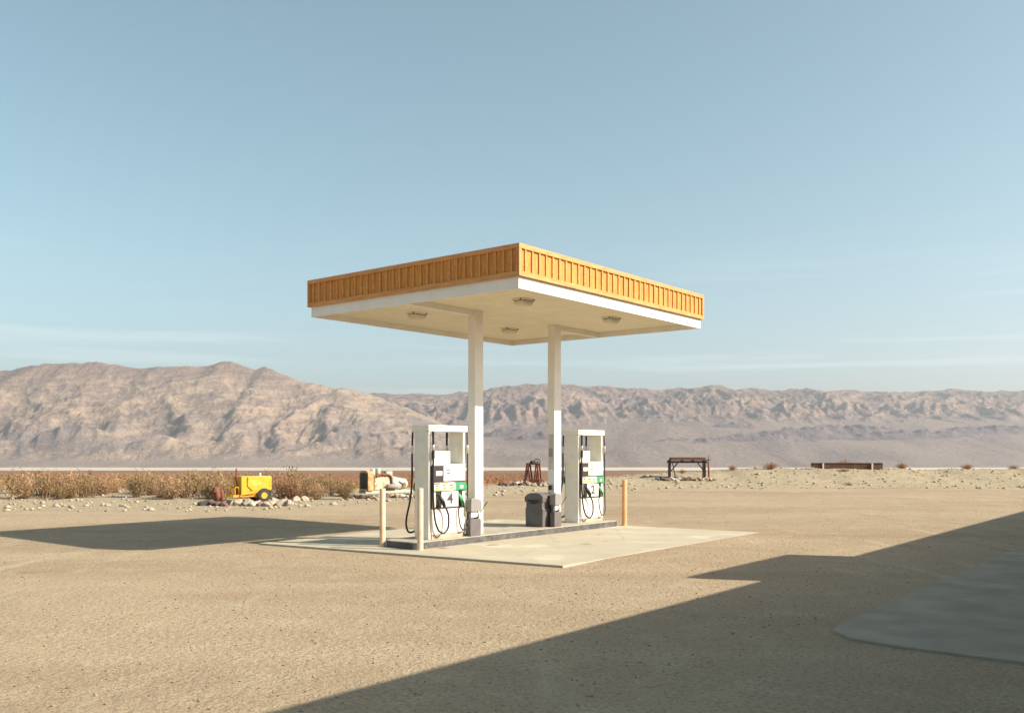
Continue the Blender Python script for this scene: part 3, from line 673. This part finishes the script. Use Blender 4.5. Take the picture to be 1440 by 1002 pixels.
m = MB(); m.prism([(.30, .40), (.42, .43), (.60, .40), (.36, .32)], 'y', -.016, .008); m.build('panel_gap', M_black, comp)
m = MB(); m.box(-.02, -.001, .55, .66, .86, .92); m.build('gauge_window', M_black, comp)
m = MB(); m.tube([(-.06, .30, .28), (-.06, .30, .72), (-.09, .30, .86), (-.08, .3, 1.28)], .028, 0); m.build('exhaust_pipe', M_rust, comp)
m = MB(); m.tube([(.86, .35, .975), (.86, .35, 1.10)], .04, 0); m.build('filler_cap', M_post, comp)
m = MB()
for y_ in (.12, .55): m.tube(spline([(-.20, y_, .25), (-.21, y_, .50), (-.17, y_, .57), (-.08, y_, .55), (-.05, y_, .40), (-.05, y_, .28)], 5), .018, 0)
m.build('guard_hoops', M_yellow, comp)
m = MB(); m.beam((-.31, .12, .24), (-.31, .66, .24), .06, .07); m.beam((-.30, .14, .24), (-.46, .37, .22), .05, .06); m.beam((-.30, .64, .24), (-.46, .41, .22), .05, .06); m.build('drawbar', M_yellow, comp)
for yy_ in (-.02, .74):
    m = MB(); m.lathe([(.11, -.06), (.21, -.065), (.245, -.045), (.25, 0), (.245, .045), (.21, .065), (.11, .06)], (.86, yy_ + .02, .24), 'y', seg=28); wh = m.build('wheel', M_tyre, comp)
    m = MB(); m.lathe([(.02, -.03), (.05, -.05), (.055, -.03), (.105, -.025), (.115, -.056), (.125, -.056)], (.86, yy_ + .005, .24), 'y', seg=20); m.build('rim', M_yellow, wh)
m = MB(); P_ = [(.86 + .27 * math.cos(t), .25 + .27 * math.sin(t)) for t in np.linspace(-.1, math.pi + .1, 14)]; Q_ = [(.86 + .25 * math.cos(t), .25 + .25 * math.sin(t)) for t in np.linspace(math.pi + .1, -.1, 14)]
m.prism(P_ + Q_, 'y', -.06, .06); m.build('mudguard', M_dark, comp)
L1 = "rough stone in the ring laid around the yellow compressor"; G1 = 'stones round the yellow compressor'
for k in range(26):
    px = 283 + (405 - 283) * (k + random.uniform(-.3, .3)) / 25; y_ = 34.4 + random.uniform(-.25, .35)
    x_ = (px - 720) / 1295.85 * y_
    rock(x_, y_, random.uniform(.12, .21), L1, G1, (3, 2, 3) if px < 305 else ((2, 3, 1) if px < 322 else (0, 1, 4, 0, 1, 2)))
for k in range(8):
    rock(-9.4 + random.uniform(0, .9), 35.5 + k * .35, random.uniform(.12, .2), L1, G1, (0, 1, 4))
# rusty machine casting beside the compressor
m = MB()
m.lathe([(.10, -.16), (.24, -.14), (.27, -.04), (.22, .0), (.22, .05), (.26, .08), (.24, .16), (.1, .18)], (0, 0, .30), 'x', seg=18)
m.lathe([(.05, .2), (.17, .22), (.19, .32), (.12, .38), (.13, .46), (.05, .47)], (-.08, 0, .16), 'z', seg=16)
for t in range(8):
    a = t * math.pi / 4; m.box(.14, .19, .21 * math.cos(a) - .03, .21 * math.cos(a) + .03, .30 + .21 * math.sin(a) - .03, .30 + .21 * math.sin(a) + .03)
m.box(-.25, .25, -.2, .2, 0, .08); m.tube([(-.12, 0, .5), (-.14, 0, .66)], .04)
x_ = ang(307) * 35.4; o = m.build('engine_casting', M_rust, loc=(x_, 35.4, gz1(x_, 35.4) + .02), rz=.5); tag(o, 'small rusty machine casting on the stones left of the yellow compressor', 'machine part')

# ------------------------------------------------------------------ old engine on a skid
ex, ey = -6.55, 40.6; zg = gz1(ex, ey)
eng = empty('old_engine', (ex, ey, zg), math.radians(42), 'old rusty stationary engine with radiator and pale gearbox on a skid behind the left bollards', 'engine')
# x: 0 radiator .. 2.45 gearbox end
S_ = 1.0
m = MB(); m.box(-.05, 2.5, -.28, -.2, .16, .28); m.box(-.05, 2.5, .2, .28, .16, .28)
for q in (.1, 1.1, 2.2): m.box(q, q + .1, -.2, .2, .17, .25)
m.build('skid', M_paleblue, eng, bevel=.004)
top = [(-.36, .28), (.36, .28), (.36, 1.04), (.27, 1.13), (.1, 1.17), (-.1, 1.17), (-.27, 1.13), (-.36, 1.04)]
m = MB(); m.prism(top, 'x', .02, .30); rad = m.build('radiator_shell', M_orangerust, eng, bevel=.01)
m = MB(); m.prism([(-.28, .36), (.28, .36), (.28, 1.02), (.2, 1.07), (-.2, 1.07), (-.28, 1.02)], 'x', .010, .0195); m.build('radiator_core', M_black, rad)
m = MB(); m.box(.45, 1.35, -.2, .2, .30, .62); m.box(.50, 1.30, -.17, .17, .62, .92)
for q in range(4): m.lathe([(.085, 0), (.085, .05), (.05, .06)], (.62 + q * .19, -.19, .70), 'y', seg=12)
m.build('engine_block', M_rustcream, eng, bevel=.01)
m = MB(); m.tube(spline([(.55, -.2, .90), (.8, -.22, .98), (1.05, -.22, .98), (1.25, -.22, .94), (1.34, -.22, .82), (1.35, -.22, .56)], 5), .05)
for q in range(5): m.tube([(.6 + q * .15, -.21, .94), (.6 + q * .15, -.1, .86)], .04)
m.build('exhaust_manifold', M_rust, eng)
for q, hh in ((.52, 1.24), (.80, 1.26)):
    m = MB(); m.lathe([(.10, .95), (.115, .97), (.115, hh - .06), (.09, hh - .01), (.04, hh)], (q, .05, 0), 'z', seg=18); m.build('air_cleaner', M_paleblue, eng)
m = MB(); m.box(1.22, 1.55, .0, .25, .88, 1.12); m.build('control_box', M_paleblue, eng, bevel=.01)
m = MB(); m.lathe([(.15, 1.3), (.34, 1.34), (.35, 1.55), (.30, 1.75), (.27, 1.95), (.24, 2.05), (.24, 2.2), (.14, 2.3)], (0, 0, .55), 'x', seg=26); m.build('gearbox', M_paleblue, eng)
m = MB(); m.lathe([(.05, 1.0), (.11, 1.02), (.115, 1.55), (.06, 1.6)], (0, -.36, .45), 'x', seg=18); m.build('starter_motor', M_greyiron, eng)
m = MB(); m.tube([(1.68, -.33, .66), (1.98, -.30, .52)], .025); m.lathe([(.09, -.02), (.09, .02)], (1.98, -.3, .52), 'y', seg=12); m.build('lever', M_brownslot, eng)
L2 = 'rough stone laid along the front of the old engine'; G2 = 'stones round the old engine'
for k in range(24):
    px = 491 + (588 - 491) * (k + random.uniform(-.3, .3)) / 23; y_ = 39.4 + random.uniform(-.15, .3) + (.6 if px > 545 else 0); x_ = ang(px) * y_
    rock(x_, y_, random.uniform(.11, .19), L2, G2, (3, 2, 3) if px < 516 else (0, 1, 2, 4))

# ------------------------------------------------------------------ rusty A-frame hoist
hx, hy = .92, 51.2; zg = gz1(hx + .4, hy)
ho = empty('a_frame_hoist', (hx, hy, zg), math.radians(-18), 'small rusty A-frame winch with a spoked wheel on stones between the columns', 'winch')
def leg(p, q, mt, w=.075): m = MB(); m.beam(p, q, w, w); m.build('leg', mt, ho, bevel=.004)
for y_, mt in ((-.2, M_rustred), (.22, M_timber)):
    leg((-.22 if y_ < 0 else -.30, y_, .0), (-.02, y_, 1.16), mt); leg((.18, y_, .0), (.02, y_, 1.12), mt)
    m = MB(); m.beam((-.18, y_, .48), (.14, y_, .48), .05, .05); m.build('crosspiece', mt, ho)
for y_, mt in ((-.2, M_rustred), (.22, M_rust)):
    leg((.36, y_, .0), (.50, y_, 1.16), mt); leg((.70, y_, .0), (.56, y_, 1.16), mt, .085)
    m = MB(); m.beam((.38, y_, .48), (.68, y_, .48), .08, .05); m.build('crosspiece', M_rustred, ho)
m = MB(); m.beam((-.08, -.2, 1.16), (.62, -.2, 1.16), .07, .09); m.beam((-.08, .22, 1.16), (.62, .22, 1.16), .07, .09); m.build('top_rail', M_rustred, ho)
m = MB(); m.lathe([(.07, -.26), (.10, -.25), (.10, -.16), (.06, -.15), (.06, .15), (.10, .16), (.10, .25), (.07, .26)], (.24, 0, 1.24), 'y', seg=16); m.build('drum', M_timber, ho)
m = MB(); c_ = Vector((.58, -.26, 1.27)); m.tube([c_ + Vector((.17 * math.cos(t), 0, .17 * math.sin(t))) for t in np.linspace(0, 2 * math.pi, 25)], .018, 0, 8, False)
for t in range(6): a = t * math.pi / 3; m.tube([c_, c_ + Vector((.165 * math.cos(a), 0, .165 * math.sin(a)))], .009, 0, 6)
m.lathe([(.03, -.04), (.03, .12)], c_, 'y', seg=10); m.build('spoked_wheel', M_timber, ho)
m = MB(); m.box(.2, .75, -.3, -.2, .05, .30); m.beam((.95, -.2, 0), (.88, -.2, .32), .05, .05); m.beam((.8, -.25, .05), (1.2, -.25, .06), .06, .05); m.build('scrap_base', M_rustred, ho)
L3 = 'stone heaped around the feet of the rusty A-frame winch'; G3 = 'stones round the rusty winch'
for k in range(24):
    px = 703 + (768 - 703) * (k + random.uniform(-.3, .3)) / 23; y_ = 50.2 + random.uniform(-.35, .5); x_ = ang(px) * y_
    rock(x_, y_, random.uniform(.12, .20), L3, G3, (2, 3, 1) if px < 722 else (0, 4, 1, 2, 3))

# ------------------------------------------------------------------ timber ore-table
tx, ty = ang(941) * 55.6, 55.6; zg = gz1(tx + 1, ty) - .03
tb = empty('timber_stand', (tx, ty, zg), math.radians(-4), 'dark weathered timber stand with plank top and a wheel at its right end', 'timber stand')
Lt, Dt = 2.25, .75
for x_ in (.06, Lt - .12):
    for y_ in (0, Dt):
        m = MB(); m.box(x_ - .05, x_ + .05, y_ - .05, y_ + .05, 0, 1.02); m.build('leg', M_timber, tb, bevel=.004)
m = MB()
for y_ in (0, Dt): m.box(-.06, Lt + .02, y_ - .04, y_ + .04, 1.0, 1.12)
for x_ in (.06, .8, 1.45, Lt - .12): m.box(x_ - .04, x_ + .04, -.12, Dt + .12, 1.12, 1.19)
m.build('frame', M_timber, tb, bevel=.004)
m = MB()
for q in range(5):
    y_ = -.1 + q * .19; z_ = 1.19 + random.uniform(0, .03); m.box(.08 + random.uniform(-.05, .05), Lt - .05 + random.uniform(-.05, .05), y_, y_ + .18, z_, z_ + .06)
m.box(.10, Lt - .1, -.15, -.11, 1.16, 1.34); m.box(.10, Lt - .1, Dt + .1, Dt + .14, 1.16, 1.34); m.build('plank_top', M_timbertop, tb, bevel=.006)
for x0_, x1_, z0_, z1_ in ((.1, .5, .5, 1.0), (Lt - .16, Lt - .55, .5, 1.0)):
    m = MB(); m.beam((x0_, 0, z0_), (x1_, 0, z1_), .05, .07); m.build('brace', M_timber, tb)
m = MB(); m.beam((.22, .2, 1.0), (.42, .3, 0), .05, .06); m.build('brace', M_rustred, tb)
m = MB(); m.tube([(Lt + .12, -.1, 0), (Lt + .08, -.1, 1.1)], .06, 0, 8); m.build('standpipe', M_rustred, tb)
m = MB(); c_ = Vector((Lt + .10, 0.1, 1.26)); m.tube([c_ + Vector((.03 * math.cos(t), .2 * math.cos(t), .2 * math.sin(t))) for t in np.linspace(0, 2 * math.pi, 25)], .02, 0, 8, False); m.tube([c_ - Vector((.12, 0, .08)), c_ + Vector((.12, 0, -.08))], .03)
for t in range(5): a = t * math.pi / 2.5; m.tube([c_, c_ + Vector((0, .19 * math.cos(a), .19 * math.sin(a)))], .009, 0, 6)
m.build('wheel', M_timber, tb)
L4 = 'stone in the low pile under the timber stand'; G4 = 'stones under the timber stand'
for k in range(26):
    px = 924 + (1005 - 924) * (k + random.uniform(-.3, .3)) / 25; y_ = 54.9 + random.uniform(-.3, .5); x_ = ang(px) * y_
    rock(x_, y_, random.uniform(.11, .20), L4, G4, (3, 3, 2) if px < 942 else (0, 1, 2, 4, 1))

# ------------------------------------------------------------------ rusty steel barrier on the berm, right
bx0, by0 = ang(1141) * 60.5, 60.5
br = empty('steel_barrier', (bx0, by0, gz1(bx0, by0)), math.radians(-3), 'long low rusty brown steel barrier with a pale post along the berm at the right', 'barrier')
m = MB(); m.prism([(0, .12), (.0, .36), (4.6, .36), (4.6, -.25), (1.6, -.2), (.8, .0)], 'y', 0, .12); m.build('panel', M_wallbrown, br, bevel=.01)
m = MB(); m.box(.0, 4.6, -.03, .15, .36, .40); m.build('top_rail', M_wallbrown, br, bevel=.006)
for q in (.74, 3.9):
    m = MB(); m.box(q - .05, q + .05, -.10, -.001, -.4, .37); m.build('post', M_post, br, bevel=.006)
# ------------------------------------------------------------------ bushes
def bush_mesh(seed, leafm, h=1.0, nst=90, leaves=9, spread=.6, leaf=.028, twiggy=1.0):
    rd = random.Random(seed); m = MB()
    for k in range(nst):
        a = rd.uniform(0, 6.283); lean = rd.random() ** .7 * spread; H_ = h * rd.uniform(.55, 1.0) * (1 - .35 * lean)
        p = Vector((rd.gauss(0, .05), rd.gauss(0, .05), 0)); tip = p + Vector((math.cos(a) * lean * h, math.sin(a) * lean * h, H_))
        mid = (p + tip) / 2 + Vector((rd.gauss(0, .05), rd.gauss(0, .05), -.04)) * h
        side = Vector((-math.sin(a + rd.uniform(-1, 1)), math.cos(a), 0)).normalized()
        w = .006 * h * twiggy
        m.add([p - side * w, p + side * w, mid + side * w * .7, mid - side * w * .7, tip + side * w * .3, tip - side * w * .3], [(0, 1, 2, 3), (3, 2, 4, 5)], 0)
        for q in range(leaves):
            t = rd.uniform(.35, 1.02); c = (mid.lerp(tip, (t - .5) * 2) if t > .5 else p.lerp(mid, t * 2)) + Vector((rd.gauss(0, .05), rd.gauss(0, .05), rd.gauss(0, .04))) * h
            s = leaf * h * rd.uniform(.5, 1.3); u1 = Vector((rd.gauss(0, 1), rd.gauss(0, 1), rd.gauss(0, 1))).normalized(); u2 = u1.cross(Vector((rd.gauss(0, 1), rd.gauss(0, 1), rd.gauss(0, 1)))).normalized()
            m.add([c - u1 * s - u2 * s * .35, c + u1 * s - u2 * s * .35, c + u1 * s * .8 + u2 * s * .45, c - u1 * s * .8 + u2 * s * .45], [(0, 1, 2, 3)], 1)
    me = bpy.data.meshes.new('bush'); me.from_pydata(m.v, [], m.f); me.materials.append(M_stem); me.materials.append(leafm); me.polygons.foreach_set('material_index', m.m); return me
BM = [bush_mesh(1, M_leafs[0], nst=120, leaves=9), bush_mesh(2, M_leafs[1], nst=130, leaves=8), bush_mesh(3, M_leafs[2], nst=130, leaves=8, spread=.75),
      bush_mesh(4, M_leafs[1], nst=150, leaves=6, spread=.8), bush_mesh(5, M_leafs[2], nst=110, leaves=7), bush_mesh(6, M_leafs[0], nst=70, leaves=7, spread=.35)]
BO = [bush_mesh(11, M_leafs[3], h=1, nst=200, leaves=9, spread=1.0, leaf=.035), bush_mesh(12, M_leafs[3], h=1, nst=220, leaves=10, spread=1.1, leaf=.03)]
def bush(me, x, y, s, label, cat='bush', group=None, sz=None, dz=0, name='desert_bush'):
    o = bpy.data.objects.new(name, me); COL.objects.link(o); o.location = (x, y, gz1(x, y) - .03 + dz); o.rotation_euler.z = random.uniform(0, 6.3); o.scale = (s, s, sz or s); tag(o, label, cat, group); return o
LB = 'dry brown desert bush in the thicket behind the yard at the left'; GB = 'bushes of the left thicket'
for k in range(150):
    y_ = 38.6 + 12 * random.random() ** 1.3; px = random.uniform(-30, 492) if k < 115 else random.uniform(230, 488)
    x_ = ang(px) * y_
    if abs(x_ + 10.2) < 1.6 and y_ < 39: continue
    s = random.uniform(.62, 1.08) * (.82 + .5 * abs(math.sin(x_ * .9 + 1))) * (1 - .25 * max(0, (px - 380) / 130)) * (.82 if y_ > 44 else 1)
    bush(random.choice(BM), x_, y_, s, LB, group=GB)
for px, y_, s, lb in ((405, 41, 1.5, 'tallest creosote bush, olive, just right of the yellow compressor'), (412, 43, 1.4, 'second tall creosote bush close behind the tallest one'), (262, 40, 1.25, 'tall olive bush standing left of the rusty machine casting'), (275, 41.5, 1.35, 'tall wispy olive bush behind the stones left of the rusty casting'), (303, 42, 1.2, 'tall olive bush directly behind the rusty machine casting'), (345, 43, 1.15, 'olive bush rising directly behind the yellow compressor'), (466, 42, 1.05, 'olive bush at the thin end of the thicket, nearest the old engine'), (455, 44, 1.15, 'olive bush behind the thicket a little left of the old engine'), (120, 40, 1.35, 'tall olive bush, second from the far left of the thicket'), (60, 42, 1.3, 'tall olive bush at the far left of the thicket')):
    bush(BM[5], ang(px) * y_, y_, s, lb, group='tall creosote bushes in the left thicket')
bush(BO[1], ang(960) * 60.5, 60.5, .30, 'small orange dry bush seen under the timber stand', sz=.34)
bush(BO[0], ang(1030) * 61.5, 61.5, .36, 'small orange dry bush on the berm right of the timber stand', sz=.42)
bush(BO[1], ang(1084) * 61.0, 61.0, .50, 'largest orange dry bush on the crest of the berm', sz=.60)
bush(BO[0], ang(1188) * 63.5, 63.5, .55, 'reddish dry bush behind the rusty barrier', sz=.75)
bush(BO[1], ang(1186) * 58.3, 58.3, .50, 'low orange dry bush in front of the rusty barrier', sz=.22)
bush(bush_mesh(31, M_leafs[4], nst=120, leaves=9, spread=1.1), ang(1193) * 52.5, 52.5, .40, 'small low green plant at the foot of the berm', 'plant', sz=.25, name='desert_plant')
for px, lb in ((1268, 'orange dry bush just right of the rusty barrier'), (1360, 'orange dry bush in the middle of the three right of the barrier'), (1425, 'rightmost orange dry bush on the berm')): bush(BO[0], ang(px) * 61.5, 61.5, random.uniform(.35, .5), lb, group='orange bushes at the far right of the berm')
# far scrub on the slope beyond the rim: uncountable
def scatter_tufts(name, n, xr, yf, sr, mt, cond=None, seed=0):
    r_ = np.random.default_rng(seed); V_ = []; F_ = []; 
    y = yf(r_, n); x = (r_.random(n) * (xr[1] - xr[0]) + xr[0]) * y; z = ground_z(x, y)
    keep = np.ones(n, bool) if cond is None else cond(x, y); x, y, z = x[keep], y[keep], z[keep]; n = len(x)
    k = 14; s = (r_.random(n) * (sr[1] - sr[0]) + sr[0])[:, None]
    a = r_.random((n, k)) * 6.283; rad = r_.random((n, k)) ** .6 * s * .75; hh = r_.random((n, k)) * s
    cx = x[:, None] + np.cos(a) * rad; cy = y[:, None] + np.sin(a) * rad; cz = z[:, None] + hh * np.sqrt(np.clip(1 - (rad / (s * .9)) ** 2, .05, 1))
    c = np.stack([cx, cy, cz], -1).reshape(-1, 3); d1 = r_.normal(size=c.shape); d1 /= np.linalg.norm(d1, axis=1)[:, None]; d2 = np.cross(d1, r_.normal(size=c.shape)); d2 /= np.linalg.norm(d2, axis=1)[:, None]
    w = (np.repeat(s, k, 1).reshape(-1, 1)) * .22
    vs = np.stack([c - d1 * w, c + d2 * w * .6, c + d1 * w, c - d2 * w * .6], 1).reshape(-1, 3)
    me = bpy.data.meshes.new(name); N = len(c); me.vertices.add(N * 4); me.vertices.foreach_set('co', vs.astype(np.float32).ravel()); me.loops.add(N * 4); me.loops.foreach_set('vertex_index', np.arange(N * 4, dtype=np.int32))
    me.polygons.add(N); me.polygons.foreach_set('loop_start', np.arange(0, N * 4, 4, dtype=np.int32)); me.materials.append(mt); me.update(calc_edges=True)
    o = bpy.data.objects.new(name, me); COL.objects.link(o); tag(o, kind='stuff'); return o
o = scatter_tufts('far_scrub', 9000, (-.62, .02), lambda r_, n: 62 + 400 * r_.random(n) ** 1.3, (.15, .42), M_leafs[1], seed=5); tag(o, 'low reddish scrub covering the slope beyond the yard', 'scrub')
o = scatter_tufts('near_scrub', 3200, (-.60, -.01), lambda r_, n: 47 + 40 * r_.random(n), (.18, .40), M_leafs[3], cond=lambda x, y: (y > 51), seed=6); tag(o, 'orange dry brush between the yard rim and the valley', 'brush')

# loose stones: uncountable
def scatter_stones(name, n, yf, xr, rr, mt, cond, seed):
    r_ = np.random.default_rng(seed); y = yf(r_, n); x = (r_.random(n) * (xr[1] - xr[0]) + xr[0]) * y
    k = cond(x, y); x, y = x[k], y[k]; n = len(x); z = ground_z(x, y); r = rr[0] + (rr[1] - rr[0]) * r_.random(n) ** 3
    base = np.array([(1, 0, 0), (-1, 0, 0), (0, 1, 0), (0, -1, 0), (0, 0, 1), (0, 0, -.5), (.6, .6, .5), (-.6, -.6, .4)])
    tri = np.array([(0, 2, 6), (2, 4, 6), (4, 0, 6), (1, 3, 7), (3, 4, 7), (4, 1, 7), (0, 4, 3), (1, 4, 2), (2, 0, 5), (0, 3, 5), (3, 1, 5), (1, 2, 5)])
    j = 1 + r_.uniform(-.35, .35, (n, 8, 3)); a = r_.random(n) * 6.283; b = base[None] * j; ca, sa = np.cos(a)[:, None], np.sin(a)[:, None]
    v = np.stack([b[..., 0] * ca - b[..., 1] * sa, b[..., 0] * sa + b[..., 1] * ca, b[..., 2] * .7], -1) * r[:, None, None] + np.stack([x, y, z + r * .15], -1)[:, None]
    f = (tri[None] + (np.arange(n) * 8)[:, None, None]).reshape(-1, 3).astype(np.int32)
    me = bpy.data.meshes.new(name); me.vertices.add(n * 8); me.vertices.foreach_set('co', v.astype(np.float32).ravel()); me.loops.add(f.size); me.loops.foreach_set('vertex_index', f.ravel())
    me.polygons.add(len(f)); me.polygons.foreach_set('loop_start', np.arange(0, f.size, 3, dtype=np.int32)); me.materials.append(mt); me.update(calc_edges=True)
    o = bpy.data.objects.new(name, me); COL.objects.link(o); tag(o, 'loose grit and small stones lying on the desert ground', 'gravel', kind='stuff')
def off_slab(x, y):
    u_ = (x - F.x) * U.x + (y - F.y) * U.y; v_ = (x - F.x) * V.x + (y - F.y) * V.y
    return ~((u_ > -1.2) & (u_ < 8.5) & (v_ > -1.2) & (v_ < 7)) & ~((v_ < -6.5) & (u_ > -8.5))
near = lambda r_, n: 6 + 36 * r_.random(n) ** 1.1
scatter_stones('yard_gravel', 3500, near, (-.6, .6), (.003, .016), M_rocks[2], off_slab, 1)
scatter_stones('yard_gravel', 9000, near, (-.6, .6), (.003, .02), M_rocks[1], off_slab, 2)
scatter_stones('berm_rubble', 3800, lambda r_, n: 31 + 32 * r_.random(n), (-.6, .6), (.02, .14), M_rocks[0], lambda x, y: (y > np.interp(x, [-9, 2, 10], [31, 45, 49.5])), 3)
scatter_stones('berm_rubble', 2400, lambda r_, n: 31 + 32 * r_.random(n), (-.6, .6), (.02, .10), M_rocks[1], lambda x, y: (y > np.interp(x, [-9, 2, 10], [31, 45, 49.5])), 4)

# ------------------------------------------------------------------ store behind the camera's right (casts the foreground shade)
st = empty('roadside_store', F, ROT, 'long pale stucco store with a raised front behind the walkway', 'building')
SV = -10.60
m = MB(); m.box(-6.3, 27, SV - 8, SV, 0, 3.95); m.build('wall', mat('stucco', (.62, .55, .44), .9, var=.1, bump=.3), st)
m = MB(); m.box(-6.45, 27.15, SV - 8.15, SV + .0, 3.955, 4.2); m.build('roof', M_woodtrim, st)
m = MB(); m.box(3.27, 7.5, SV - .25, SV + .0, 4.205, 4.99); m.build('raised_front', M_wood, st)
for q in (-3.5, 1.0, 10, 15, 20):
    m = MB(); m.box(q, q + 1.8, SV + .001, SV + .06, 1.0, 2.3); w_ = m.build('window', M_white, st); m = MB(); m.box(q + .1, q + 1.7, SV + .062, SV + .07, 1.1, 2.2); m.build('pane', M_dark, w_)
m = MB(); m.box(4.8, 5.9, SV + .001, SV + .07, .065, 2.2); d_ = m.build('door', M_woodtrim, st); m = MB(); m.tube([(5.75, SV + .1, 1.0), (5.75, SV + .1, 1.25)], .015); m.build('handle', M_silver, d_)

# ------------------------------------------------------------------ air between here and the mountains
HAZE = 2.8e-5
if HAZE:
    m = MB(); m.box(-17500, 17500, -120, 20500, -1000, 2100); hz = m.build('haze', bpy.data.materials.new('haze')); tag(hz, kind='stuff')
    hm = hz.data.materials[0]; hm.use_nodes = True; n, l = hm.node_tree.nodes, hm.node_tree.links; n.remove(n['Principled BSDF'])
    pv = n.new('ShaderNodeVolumePrincipled'); pv.inputs['Color'].default_value = (.85, .9, .97, 1); pv.inputs['Density'].default_value = HAZE; pv.inputs['Anisotropy'].default_value = .3
    l.new(pv.outputs[0], n['Material Output'].inputs['Volume'])
